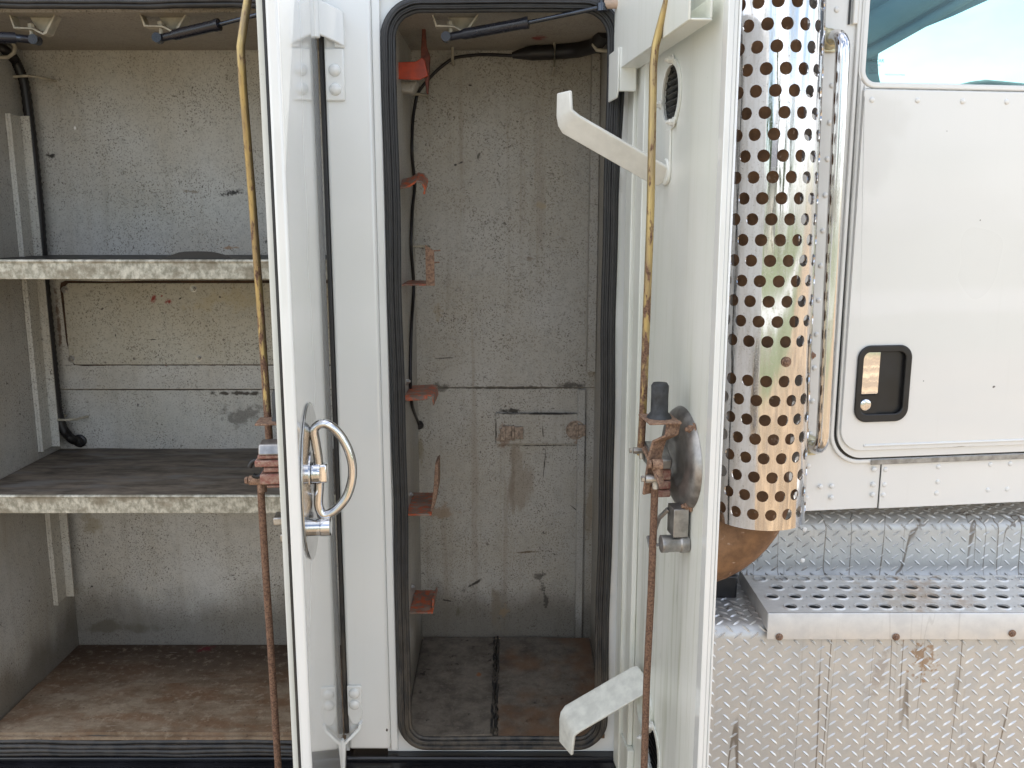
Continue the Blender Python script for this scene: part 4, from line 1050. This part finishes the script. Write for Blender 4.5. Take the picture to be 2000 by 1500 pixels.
for a in (12, 84):
    an = R(a - 90); fr = Fr((xc - LEAN * (zrow0 + kmiss * szr - ex_bot) + (rg_ + .001) * math.cos(an), yc + (rg_ + .001) * math.sin(an), EYE + zrow0 + kmiss * szr), (-math.sin(an), math.cos(an), 0), (0, 0, 1), (math.cos(an), math.sin(an), 0))
    clone(bolt_g, placed(fr, 0, 0, 0) @ Matrix.Scale(.85, 4), guard)
ep = MB(); pr_ = .062
path = [(xc - LEAN * .98, yc + .01, .7), (xc, yc + .01, ex_bot + .06)]
for k in range(1, 11):
    a = R(9 * k); path.append((xc - .15 * (1 - math.cos(a)), yc + .01 + .02 * k / 10, ex_bot + .06 - .15 * math.sin(a)))
path.append((xc - .215, yc + .04, ex_bot - .09))
pr_ = .057
ep.tube(path, [pr_, pr_] + [.066] * 10 + [.066], 28); pipe = ep.build('exhaust_pipe', m_pipe, truck, smooth=60)
ec = MB()
ec.tube([(xc - .135, yc + .03, ex_bot - .095), (xc - .165, yc + .03, ex_bot - .105)], .074, 24); ec.box(.395, .462, .13, .19, ex_bot - .205, ex_bot - .155)
ec.build('pipe_clamp', m_blk, truck, bevel=.004)

# ------------------------------------------------------------------ cab
CO = (.50, .10); th = R(8); CD = (math.cos(th), math.sin(th)); CN = (math.sin(th), -math.cos(th))
fc = Fr((CO[0], CO[1], EYE), (CD[0], CD[1], 0), (0, 0, 1), (CN[0], CN[1], 0))
cu = lambda px, py, off=0: PV(px, py, CO, CD, off, CN)
s_l, _ = cu(1690, 60); zw = cu(1760, 164)[1]; zbelt = cu(1850, 179)[1]; zbot = cu(1700, 992)[1]
w0 = cu(1689, 80)[0]
win_in = rrect(w0, w0 + .62, zw, .62, (.05, .05, .022, .06), 8)
s0, s1 = -.16, w0 + .78
mb = MB(fc)
mb.ring(outer_for(s0, s1, zbelt + .004, .95, win_in), win_in, -.022, 0, 'abc')
mb.box(s0, s1, zbot, zbelt + .004, -.022, 0)
mb.box(s0, s0 + .02, zbot, .95, -2.0, -.023)                # back wall of the cab
mb.box(s0, s1, .93, .95, -2.0, -.023)                       # roof
mb.box(s0 + .021, s1, zbot, zbot + .01, -2.0, -.023)
cabw = mb.build('cab_shell', m_cab, truck)
# window rubber / frame
ri2 = rrect(w0 - .010, w0 + .63, zw - .010, .63, (.06, .06, .032, .07), 8)
MB(fc).ring(ri2, rrect(w0 + .001, w0 + .619, zw + .001, .619, (.049, .049, .021, .059), 8), .0005, .010, 'abc').build('window_frame', m_cab, truck, bevel=.003, seg=3)
def glass_mat():
    m = Mt('tinted_glass'); m.t.nodes.remove(m.b)
    tr_ = m.n('ShaderNodeBsdfTransparent'); tr_.inputs[0].default_value = (.68, .93, .93, 1)
    gl = m.n('ShaderNodeBsdfGlossy'); gl.inputs['Roughness'].default_value = .0
    fz = m.n('ShaderNodeFresnel'); fz.inputs[0].default_value = 1.5
    mxs = m.n('ShaderNodeMixShader'); m.l(fz.outputs[0], mxs.inputs[0]); m.l(tr_.outputs[0], mxs.inputs[1]); m.l(gl.outputs[0], mxs.inputs[2]); m.l(mxs.outputs[0], m.out.inputs[0])
    return m.m
pane = MB(fc).prism(win_in, -.013, -.009, 'abc').build('window_pane', glass_mat(), truck, smooth=0)
# door skin: outer flange with rounded corner, raised panel
dl0 = cu(1637, 760)[0]; dzb = cu(1760, 889)[1]; dzt = zbelt
pl0 = cu(1652, 600)[0]; pzb = cu(1760, 874)[1]
fl = rrect(dl0, s1 - .05, dzb, .90, (.04, .02, .055, .04), 12)
# flange as ring round the window
fl_in = rrect(w0 - .012, w0 + .64, zw - .011, .64, (.06, .06, .034, .07), 12)
d_ = MB(fc); d_.ring(fl, fl_in, .0035, .0085, 'abc'); cdoor = d_.build('cab_door', m_cab, truck, bevel=.002, seg=3)
g_ = MB(fc); g_.ring(rrect(dl0 - .0045, s1 - .045, dzb - .004, .905, (.04, .02, .058, .04), 12), rrect(dl0 + .004, s1 - .06, dzb + .004, .89, (.04, .02, .052, .04), 12), .0006, .0030, 'abc'); g_.build('door_gap_rubber', m_blk, cdoor)
g_ = MB(fc); g_.ring(rrect(dl0 - .013, s1 - .03, dzb - .012, .915, (.04, .02, .065, .04), 12), rrect(dl0 - .005, s1 - .044, dzb - .0045, .905, (.04, .02, .058, .04), 12), .0004, .006, 'abc'); g_.build('door_surround', m_cab, truck, bevel=.002)
hb = (cu(1664, 745)[0], cu(1768, 745)[0], cu(1715, 820)[1], cu(1715, 672)[1])
hin = rrect(hb[0] + .004, hb[1] - .004, hb[2] + .004, hb[3] - .004, .020, 8)
pl_out = rrect(pl0, s1 - .07, pzb, dzt, (.028, .004, .045, .04), 8)
d_ = MB(fc); d_.ring(pl_out, hin, .0087, .0135, 'abc')
pan = d_.build('door_panel', m_cab, cdoor, bevel=.0025, seg=3)
# belt line groove is the step between flange and panel; a dark fine line under the window ledge
MB(fc).box(pl0 + .006, s1 - .10, dzt + .0002, dzt + .0016, .0087, .0096).build('belt_groove', m_grey, cdoor)
# door handle: recessed cup, bezel, paddle, key cylinder
b_ = MB(fc); b_.ring(rrect(hb[0], hb[1], hb[2], hb[3], .026, 8), rrect(hb[0] + .012, hb[1] - .013, hb[2] + .016, hb[3] - .013, .014, 8), .0137, .0185, 'abc'); b_.build('handle_bezel', m_blk, cdoor, bevel=.002, seg=3)
b_ = MB(fc); b_.prism(rrect(hb[0] + .006, hb[1] - .006, hb[2] + .006, hb[3] - .006, .018, 8), .0088, .0093, 'abc')
ri_ = rrect(hb[0] + .010, hb[1] - .011, hb[2] + .013, hb[3] - .011, .014, 8)
b_.ring(rrect(hb[0] + .006, hb[1] - .007, hb[2] + .008, hb[3] - .007, .018, 8), ri_, .0093, .0136, 'abc'); b_.build('handle_cup', m_blk, cdoor)
q = cu(1677, 770, .015), cu(1720, 687, .015)
b_ = MB(fc); b_.prism(rrect(q[0][0], q[1][0], q[0][1], q[1][1], (.002, .012, .003, .003), 5), .0105, .0165, 'abc'); b_.build('handle_paddle', chrome('mirror_chrome', .01, .0), cdoor, bevel=.0008)
ck = cu(1691, 791, .016); b_ = MB(fc); b_.box(hb[0] + .010, q[1][0] + .001, hb[2] + .012, q[0][1] - .003, .0094, .0135); b_.build('cylinder_housing', m_blk, cdoor)
b_ = MB(fc); b_.lathe((ck[0], ck[1], .0136), 'c', [(.0112, 0), (.0112, .002), (.0095, .003), (.003, .0032)], 22); b_.box(ck[0] - .001, ck[0] + .001, ck[1] - .004, ck[1] + .004, .0168, .0172); b_.build('key_cylinder', m_chr, cdoor, smooth=40)
# raised moulding line along the bottom of the panel
MB(fc).tube([(pl0 + .05, pzb + .010, .0136), (s1 - .12, pzb + .010, .0136)], .0026, 8).build('panel_bead', m_cab, cdoor, smooth=60)
# grey threshold strip and skirt seam
a, b = cu(1697, 900), cu(2080, 887)
MB(fc).box(a[0], b[0] + .1, dzb - .0155, dzb - .0048, .0062, .0085).build('threshold_strip', m_grey, truck, bevel=.001)
ss = cu(1717, 950)[0]
sk = MB(fc); sk.box(ss + .0008, s1, zbot - .001, dzb - .016, .0004, .0036); sk.build('cab_skirt', m_cab, truck, bevel=.0008)
MB(fc).box(ss - .0008, ss + .0008, zbot, dzb - .016, .0003, .0006).build('skirt_seam', m_blk, truck)
# rivets
riv = dome_mesh('rivet', .0052, .0028, m_cab)
def rv(px, py, off, parent): s, z = cu(px, py, off); return clone(riv, placed(fc, s, z, off), parent)
for px, py in ((1703, 195), (1792, 196), (1880, 198), (1966, 199)): rv(px, py, .0134, cdoor)
for k in range(17): 
    s, z = cu(1634, 19); clone(riv, placed(fc, s + .0, z - k * .0655, .0002), cabw)
for x, y in ((865, 1345), (928, 1342), (926, 1405), (1165, 1248), (1226, 1248), (1160, 1333), (1220, 1333), (1157, 1390), (1215, 1390), (1522, 1233), (1518, 1317), (1511, 1380), (1812, 1220), (1922, 1216), (1797, 1362), (1905, 1357)):
    rv(x / 2.857 + 1300, y / 2.857 + 480, .0033, cabw)
# upright trim left of the door and a black slot
s_a, s_b = cu(1652, 100)[0], cu(1662, 100)[0]
MB(fc).box(s_a, s_a + .003, cu(1652, 48)[1], .93, .0005, .003).build('rear_seam', m_blk, truck)
MB(fc).box(s_a + .006, s_a + .016, cu(1652, 48)[1], .93, .0005, .008).build('rear_moulding', m_cab, truck, bevel=.002)
# grab handle
def cpt(px, py, off): s, z = cu(px, py, off); return (s, z, off)
A, B_ = cpt(1642, 140, .055), cpt(1606.5, 830, .055)
top_s, bot_s = A[0], B_[0]; gs = (top_s + bot_s) / 2
zt_, zb_ = cu(1640, 66, .055)[1], cu(1604, 880, .055)[1]
path = [(gs, zt_, .004), (gs, zt_, .030)] + [(gs, zt_ - .028 * (1 - math.cos(R(a))), .030 + .028 * math.sin(R(a))) for a in (15, 30, 45, 60, 75, 90)]
path += [(gs, zt_ - .05, .058), (gs, zb_ + .05, .058)] + [(gs, zb_ + .028 * (1 - math.sin(R(a))), .030 + .028 * math.cos(R(a))) for a in (0, 15, 30, 45, 60, 75, 90)] + [(gs, zb_, .004)]
sl_ = (A[0] - B_[0]) / (A[1] - B_[1]); path = [(A[0] + sl_ * (p[1] - A[1]), p[1], p[2]) for p in path]
grab = MB(fc).tube(path, .0125, 18).build('grab_handle', chrome('grab_handle_chrome', .13, .8, (.74, .73, .72)), truck, smooth=60)
for zz in (zt_, zb_):
    gs = A[0] + sl_ * (zz - A[1])
    m_ = MB(fc); m_.prism([(gs - .022, zz - .012), (gs - .012, zz - .022), (gs + .012, zz - .022), (gs + .030, zz - .012), (gs + .034, zz + .0), (gs + .020, zz + .012), (gs - .012, zz + .022), (gs - .022, zz + .012)], .0035, .0075, 'abc')
    m_.lathe((gs, zz, .0076), 'c', [(.019, 0), (.017, .006), (.013, .010)], 18)
    m_.build('handle_foot', m_brass, grab, bevel=.001)
    b2 = clone(bolt0, placed(fc, gs + .022, zz - .004, .0076) @ Matrix.Scale(.8, 4), grab)

# inside of the cab: far wall with its window, lining, seat back
FO = -1.55
fw = lambda px, py: cu(px, py, FO)
pts = [(1722, 175), (1716, 145), (1714, 118), (1717, 96), (1725, 80), (1745, 72), (1800, 56), (1860, 32), (1935, -2), (2100, -70), (2400, -60), (2400, 175)]
pin = [fw(*p) for p in pts]
NP = len(pin)
xs = [p[0] for p in pin]; zs_ = [p[1] for p in pin]
cxm, czm = sum(xs) / NP, sum(zs_) / NP
o0, o1, oz0, oz1 = s0 + .03, max(xs) + .5, zbot + .02, .92
pout = []
for p in pin:
    dx, dz_ = p[0] - cxm, p[1] - czm
    t = min(((o1 if dx > 0 else o0) - cxm) / dx if abs(dx) > 1e-6 else 1e9, ((oz1 if dz_ > 0 else oz0) - czm) / dz_ if abs(dz_) > 1e-6 else 1e9)
    pout.append((cxm + dx * t, czm + dz_ * t))
m_lin = plain('blue_grey_lining', (.10, .125, .15), .7, 0, .1, 8)
MB(fc).ring(pout, pin, FO - .03, FO, 'abc').build('inner_door_lining', m_lin, truck)
for (pa, pb, w_) in (((1690, 60), (1990, -110), .05), ((1700, 40), (1850, -40), .02), ((1705, 100), (1990, -60), .018)):
    a, b = cu(*pa, FO + .05), cu(*pb, FO + .05)
    MB(fc).tube([(a[0] - .1, a[1] - .035, FO + .04), (a[0], a[1], FO + .04), (b[0], b[1], FO + .04), (b[0] + .2, b[1] + .05, FO + .04)], w_, 14).build('roof_trim', m_lin, truck, smooth=60)
a = [cu(x, y, -.5) for x, y in ((1845, 230), (1880, 166), (1905, 157), (1935, 153), (1970, 156), (2010, 160), (2080, 200), (2090, 260))]
MB(fc).prism(a, -.62, -.5, 'abc').build('seat_back', plain('dark_seat_cloth', (.03, .035, .035), .8, 0, .2, 60), truck, bevel=.02, seg=3)
# printing in the corner of the glass
def text(txt, px, py, size, mat, name, off=-.0085):
    cu_ = bpy.data.curves.new(name, 'FONT'); cu_.body = txt; cu_.size = size; cu_.extrude = .0001
    t = bpy.data.objects.new(name, cu_); C.objects.link(t); s, z = cu(px, py, off); t.matrix_world = placed(fc, s, z, off)
    bpy.context.view_layer.update(); dg = bpy.context.evaluated_depsgraph_get()
    me = bpy.data.meshes.new_from_object(t.evaluated_get(dg)); o = bpy.data.objects.new(name, me); o.matrix_world = t.matrix_world
    bpy.data.objects.remove(t); C.objects.link(o); o.parent = truck; me.materials.clear(); me.materials.append(mat); return o
text('PACCAR', 1694, 121, .0085, m_blk, 'glass_marking')
for k, sss in enumerate(('SAFETY GLASS', 'M 241 AS2', 'DOT 27  E4', '43R-000132')): text(sss, 1697, 128 + k * 5, .0035, m_lin, 'glass_marking')
text('MADE IN PHILIPPINES', 1728, 147, .0042, m_grey, 'glass_marking')

# ------------------------------------------------------------------ diamond plate tank cover and step
zt_s = P(1600, 1197, -.01).z                 # top of the step
zf_t = zt_s - .032; RF = .028                            # flat top under the step
prof = [(.002, -1.45), (.002, zf_t - RF)]
for k in range(1, 9): a = R(90 * k / 8); prof.append((.002 + RF * (1 - math.cos(a)), zf_t - RF + RF * math.sin(a)))
yr = .215
for k in range(0, 7): a = R(90 * k / 6); prof.append((yr - .035 + .035 * math.sin(a), zf_t + .035 * (1 - math.cos(a))))
zr = P(1800, 1012, yr).z
prof.append((yr + .002, zr - .03))
for k in range(1, 7): a = R(90 * k / 6); prof.append((yr + .002 + .03 * (1 - math.cos(a)), zr - .03 + .03 * math.sin(a)))
prof.append((.55, zr))
def plate(x0, x1, prf, name, parent):
    m_ = MB(); cols = []
    ext = [(x0, p[0], p[1]) for p in prf]; ext2 = [(x1, p[0], p[1]) for p in prf]
    A = [m_.v(*p) for p in ext]; B2 = [m_.v(*p) for p in ext2]
    for i in range(len(A) - 1): m_.f([A[i], B2[i], B2[i + 1], A[i + 1]])
    return m_.build(name, m_diam, parent, smooth=50, nofix=True)
tank = plate(.245, 1.6, prof, 'tank_cover', truck)
# raised lugs
SP = .0175
cum = [0]
for a, b in zip(prof, prof[1:]): cum.append(cum[-1] + math.hypot(b[0] - a[0], b[1] - a[1]))
def at(sv):
    for i in range(len(prof) - 1):
        if cum[i] <= sv <= cum[i + 1]:
            t = (sv - cum[i]) / (cum[i + 1] - cum[i]); a, b = prof[i], prof[i + 1]
            ty, tz = (b[0] - a[0]), (b[1] - a[1]); l_ = math.hypot(ty, tz)
            return Vector((0, a[0] + ty * t, a[1] + tz * t)), Vector((0, ty / l_, tz / l_))
    return None
lug = MB(); bm = lug.bm
SX, SZ = .0320, .0262
nx = int((1.25 - .255) / SX * 2)
rows_ = int((cum[-1] - .25) / SZ)
for j in range(rows_):
    for i in range(nx):
        x = .258 + i * SX / 2; sv = .10 + (j + (.5 if i % 2 else 0)) * SZ
        if sv > cum[-1] - .20: continue
        q = at(sv)
        if q is None: continue
        pos, tg = q; nrm = Vector((1, 0, 0)).cross(tg)
        if pos.z < -1.12: continue
        sgn = 1 if i % 2 else -1
        an = R(36 + (6 if sgn < 0 else 0)) * sgn
        du = Vector((1, 0, 0)) * math.cos(an) + tg * math.sin(an); dv = nrm.cross(du)
        c = Vector((x, pos.y, pos.z + EYE)) + nrm * 0
        hl, hw, hh = .0108, .0029, .0022
        base = [c + du * hl, c + du * hl * .45 + dv * hw, c - du * hl * .45 + dv * hw, c - du * hl, c - du * hl * .45 - dv * hw, c + du * hl * .45 - dv * hw]
        base = [b_ - nrm * .0004 for b_ in base]
        V0 = [bm.verts.new(b_) for b_ in base]; T0 = [bm.verts.new(c + du * hl * .5 + nrm * hh), bm.verts.new(c - du * hl * .5 + nrm * hh)]
        for q_ in ((V0[0], V0[1], T0[0]), (V0[1], V0[2], T0[1], T0[0]), (V0[2], V0[3], T0[1]), (V0[3], V0[4], T0[1]), (V0[4], V0[5], T0[0], T0[1]), (V0[5], V0[0], T0[0])):
            bm.faces.new(q_)
lug.build('tread_lugs', alu('lug_aluminium', .45, .30, base=(.80, .80, .78), metal=.6), tank, smooth=80, kind='stuff')
# step tread: perforated sheet with raised holes
xl = P(1500, 1198, -.01).x; yb = .178; rows_px = []
m_ = MB(); bm = m_.bm; zt = zt_s + EYE
spx = P(1700, 1180, .02).x - P(1654, 1180, .02).x
ys = [.020, .062, .108, .150]; xbase = xl + .038
bm2 = bmesh.new()
def flat(u, v): return Vector((u, v, zt))
def cellq(x0, x1, y0, y1, hx, hy, rad, lip):
    o = []
    for i in range(5): o.append((x0 + (x1 - x0) * i / 5, y0))
    for i in range(5): o.append((x1, y0 + (y1 - y0) * i / 5))
    for i in range(5): o.append((x1 - (x1 - x0) * i / 5, y1))
    for i in range(5): o.append((x0, y1 - (y1 - y0) * i / 5))
    O = [bm2.verts.new(flat(*p)) for p in o]
    an = [math.atan2(p[1] - hy, p[0] - hx) for p in o]
    def rg2(r, z): return [bm2.verts.new(Vector((hx + r * math.cos(a), hy + r * math.sin(a), zt + z))) for a in an]
    loops = [O, rg2(rad * 1.32, 0), rg2(rad * 1.08, lip), rg2(rad, lip * .8), rg2(rad * .98, -.002)] if lip else [O, rg2(rad, 0), rg2(rad, -.003)]
    for A, B in zip(loops, loops[1:]):
        for i in range(20): bm2.faces.new([A[i], A[(i + 1) % 20], B[(i + 1) % 20], B[i]])
yy_ = [-.008, .041, .085, .129, .172]; big_w = spx * .72
xend = 1.45
for r_ in range(4):
    off = (spx * .5 if r_ % 2 == 0 else 0); y0, y1 = yy_[r_], yy_[r_ + 1]; hy = (y0 + y1) / 2
    x = xl + .012 + off
    bm2.faces.new([bm2.verts.new(flat(a, b)) for a, b in ((xl, y0), (x, y0), (x, y1), (xl, y1))])
    while x < xend:
        cellq(x, x + big_w, y0, y1, x + big_w / 2, hy, .0118, .0024)
        cellq(x + big_w, x + spx, y0, y1, x + (big_w + spx) / 2, hy, .0026, 0)
        x += spx
m_.bm.free(); m_.bm = bm2; bmesh.ops.remove_doubles(bm2, verts=bm2.verts, dist=.00005)
MB().box(xl + .004, xend, .0, yb - .006, zt_s - .030, zt_s - .012).build('hole_shade_sheet', m_blk, truck)  # added black sheet, stands in for the shade inside the tread holes
step = m_.build('step', m_tread, truck, smooth=40, nofix=True)
e_ = MB(); e_.prism([(-.010, zt_s - .0005), (-.008, zt_s), (-.008, zt_s - .003), (-.0085, zt_s - .0545), (-.0105, zt_s - .0545), (-.0115, zt_s - .003)], xl, xend, 'bca')
e_.box(xl - .0002, xl + .0020, -.0079, yb + .03, zt_s - .036, zt_s - .0006); e_.build('step_lip', alu('brushed_aluminium', .15, .45, base=(.72, .71, .69), metal=.5), step, bevel=.001)
bolt_s = hexbolt('bolt', .0058, .006, m_rustd)
for px in (1522, 1750, 1977): bolt(px, 1244 if px < 1900 else 1237, -.0118, step, bolt_s, .85)
for o_ in (bolt0, bolt_v, bolt_g, bolt_s, rivet_big, riv): bpy.data.objects.remove(o_)

# ------------------------------------------------------------------ loose things lying in the compartments
def wavy_sheet(x0, x1, y0, y1, z, th, amp, seed, nx=30, ny=10, edge=None, slope=None):
    r_ = random.Random(seed); p1, p2, p3 = (r_.random() * 6 for _ in range(3)); m_ = MB(); up_ = {}; dn = {}
    for i in range(nx + 1):
        for j in range(ny + 1):
            x = x0 + (x1 - x0) * i / nx; y = y0 + (y1 - y0) * j / ny
            if edge: x, y = edge(i / nx, j / ny, x, y)
            if slope: z = slope(y) - th
            h = amp * (math.sin(x * 17 + p1) * math.sin(y * 23 + p2) + .5 * math.sin(x * 41 + y * 13 + p3))
            up_[i, j] = m_.v(x, y, z + th + h); dn[i, j] = m_.v(x, y, z + h * .2)
    for i in range(nx):
        for j in range(ny):
            m_.f([up_[i, j], up_[i + 1, j], up_[i + 1, j + 1], up_[i, j + 1]]); m_.f([dn[i, j], dn[i, j + 1], dn[i + 1, j + 1], dn[i + 1, j]])
    for i in range(nx):
        m_.f([dn[i, 0], dn[i + 1, 0], up_[i + 1, 0], up_[i, 0]]); m_.f([dn[i, ny], up_[i, ny], up_[i + 1, ny], dn[i + 1, ny]])
    for j in range(ny):
        m_.f([dn[0, j], up_[0, j], up_[0, j + 1], dn[0, j + 1]]); m_.f([dn[nx, j], dn[nx, j + 1], up_[nx, j + 1], up_[nx, j]])
    return m_
ym = P(300, 1332, .2); ymid = None
# depth of the joint between the two floor boards
def on_floor(px, py, z): d = ray(px, py); t = z / d.z; return d.x * t, d.y * t - DIST
yj = on_floor(300, 1332, ZF)[1]
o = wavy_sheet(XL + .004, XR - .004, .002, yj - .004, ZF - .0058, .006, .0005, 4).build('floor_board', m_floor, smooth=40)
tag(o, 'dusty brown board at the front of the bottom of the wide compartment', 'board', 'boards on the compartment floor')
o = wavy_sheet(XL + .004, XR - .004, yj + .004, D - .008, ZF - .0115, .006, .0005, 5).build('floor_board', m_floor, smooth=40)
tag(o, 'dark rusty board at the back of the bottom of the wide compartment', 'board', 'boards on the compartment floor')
def shelf_edge(u, v, x, y): return x, y
o = wavy_sheet(XL + .004, XR - .004, .018, D - .008, -.5175, .003, .0007, 6).build('shelf_mat', m_mat, smooth=40)
tag(o, 'dark brown mat covering the lower steel shelf', 'mat', 'mats on the shelves')
m_ = MB(); N1 = 60; top = []
bumpx = P(398, 500, .05).x
for i in range(N1 + 1):
    x = XL + .004 + (XR - XL - .008) * i / N1; hgt = .016 * math.exp(-((x - bumpx) / .055) ** 4)
    top.append([m_.v(x, y, -.081 + (.0030 if j else 0) + h) for j, (y, h) in enumerate(((.018, 0), (.018, hgt + .0045), (.06, hgt * .8 + .002), (.16, 0), (D - .008, 0)))])
for a, b in zip(top, top[1:]):
    for k in range(4): m_.f([a[k], a[k + 1], b[k + 1], b[k]])
o = m_.build('shelf_mat', m_cable, smooth=60); tag(o, 'thin black mat curling up over the lip of the upper steel shelf', 'mat', 'mats on the shelves')
xj = P(968, 1340, .2).x
jag = random.Random(5); jl = [jag.uniform(-.003, .003) for _ in range(40)]
o = wavy_sheet(NL + .004, xj - .004, .006, D - .010, NF - .0038, .007, .0012, 7, 24, 38, lambda u, v, x, y: (x + (jl[int(v * 38)] + .004 * math.sin(v * 5)) * (u > .95), y), slope=zn).build('floor_mat', m_fl, smooth=40)
tag(o, 'grimy grey mat on the left half of the narrow compartment floor', 'mat', 'mats on the narrow floor')
o = wavy_sheet(xj + .004, NR - .004, .006, D - .010, NF - .0038, .007, .0012, 8, 24, 38, lambda u, v, x, y: (x + (jl[::-1][int(v * 38)] * .8 + .003 * math.sin(v * 7 + 1)) * (u < .05), y), slope=zn).build('floor_mat', m_fr_, smooth=40)
tag(o, 'rust-stained mat on the right half of the narrow compartment floor', 'mat', 'mats on the narrow floor')
# crinkled rubber edges curling up in the joint
for sgn, sd in ((-1, 1), (1, 2)):
    r_ = random.Random(sd); pth = []
    for k in range(40):
        y = .008 + (D - .02) * k / 39; pth.append((xj + sgn * (.0035 + jl[k] * .8 * (1 if sgn < 0 else -.7)), y, zn(y) + r_.uniform(-.001, .002)))
    o_ = MB().tube(pth, .0028, 7, flat=1.6)
    ob = o_.build('crinkled_edge', m_rub, None, smooth=60)
    ob.parent = [x for x in bpy.data.objects if x.name.startswith('floor_mat')][0 if sgn < 0 else 1]

# ------------------------------------------------------------------ what the chrome mirrors: trees and a house across the road, behind the camera
def leafy(m_, c, r_, n, rr_):
    for _ in range(n):
        while True:
            p = Vector((rr_.uniform(-1, 1), rr_.uniform(-1, 1), rr_.uniform(-1, 1)))
            if p.length < 1: break
        p = Vector((p.x * r_[0], p.y * r_[1], p.z * r_[2])) + Vector(c); s_ = rr_.uniform(.18, .42)
        a = Vector((rr_.uniform(-1, 1), rr_.uniform(-1, 1), rr_.uniform(-1, 1))).normalized() * s_; b = a.cross(Vector((rr_.uniform(-1, 1), rr_.uniform(-1, 1), rr_.uniform(-1, 1)))).normalized() * s_ * .8
        m_.bm.faces.new([m_.bm.verts.new(p + x) for x in (a, b, -a, -b)])
m_leaf = plain('leaf_green', (.055, .085, .025), .6, 0, .4, 2); m_bark = plain('bark', (.12, .09, .065), .9, 0, .3, 20)
G0 = Fr((0, 0, 0))
looks = ['broad round tree to the left of the pale house across the road', 'narrow tall tree close beside the pale house', 'low wide tree to the right of the pale house', 'sparse leaning tree furthest right across the road', 'tall dark tree furthest left across the road', 'small young tree in front of the hedge line']
for k, (x, y, h, w_) in enumerate(((-9, -38, 8, 4), (2.5, -40, 10, 2.4), (15, -36, 6, 4.5), (26, -34, 7, 3), (-22, -36, 11, 4), (8, -33, 4.5, 1.6))):
    r_ = random.Random(40 + k); root = bpy.data.objects.new('garden_tree', None); C.objects.link(root); root.location = (x, y, 0)
    tag(root, looks[k], 'tree', 'trees across the road')
    MB(G0).tube([(0, 0, -.1), (.1, .05, h * .3), (-.05, .1, h * .6), (.05, 0, h * .85)], [.22, .18, .12, .04], 8).build('trunk', m_bark, root)
    m_ = MB(G0)
    for q in range(7): leafy(m_, (r_.uniform(-.5, .5) * w_, r_.uniform(-.5, .5) * w_, h * r_.uniform(.45, .9)), (w_ * .42, w_ * .42, h * .17), 130, r_)
    m_.build('crown', m_leaf, root, smooth=0, nofix=True)
hs = bpy.data.objects.new('house', None); C.objects.link(hs); hs.location = (-3, -46, 0); tag(hs, 'pale house with a grey pitched roof across the road', 'house')
m_hwall = plain('pale_siding', (.55, .52, .46), .7, 0, .06, 3); m_hroof = plain('grey_shingle', (.12, .12, .13), .8, 0, .25, 4)
MB(G0).box(-6, 6, -4, 4, -.1, 3.4).build('wall', m_hwall, hs)
MB(G0).prism([(-4.6, 3.4), (4.6, 3.4), (0, 6.0)], -6.4, 6.4, 'bca').build('roof', m_hroof, hs)
for x in (-4, -1.6, 3.6): MB(G0).box(x - .6, x + .6, 4.0, 4.06, 1.1, 2.4).build('window', m_blk, hs)
MB(G0).box(.7, 1.7, 4.0, 4.06, 0, 2.2).build('door', m_bark, hs)
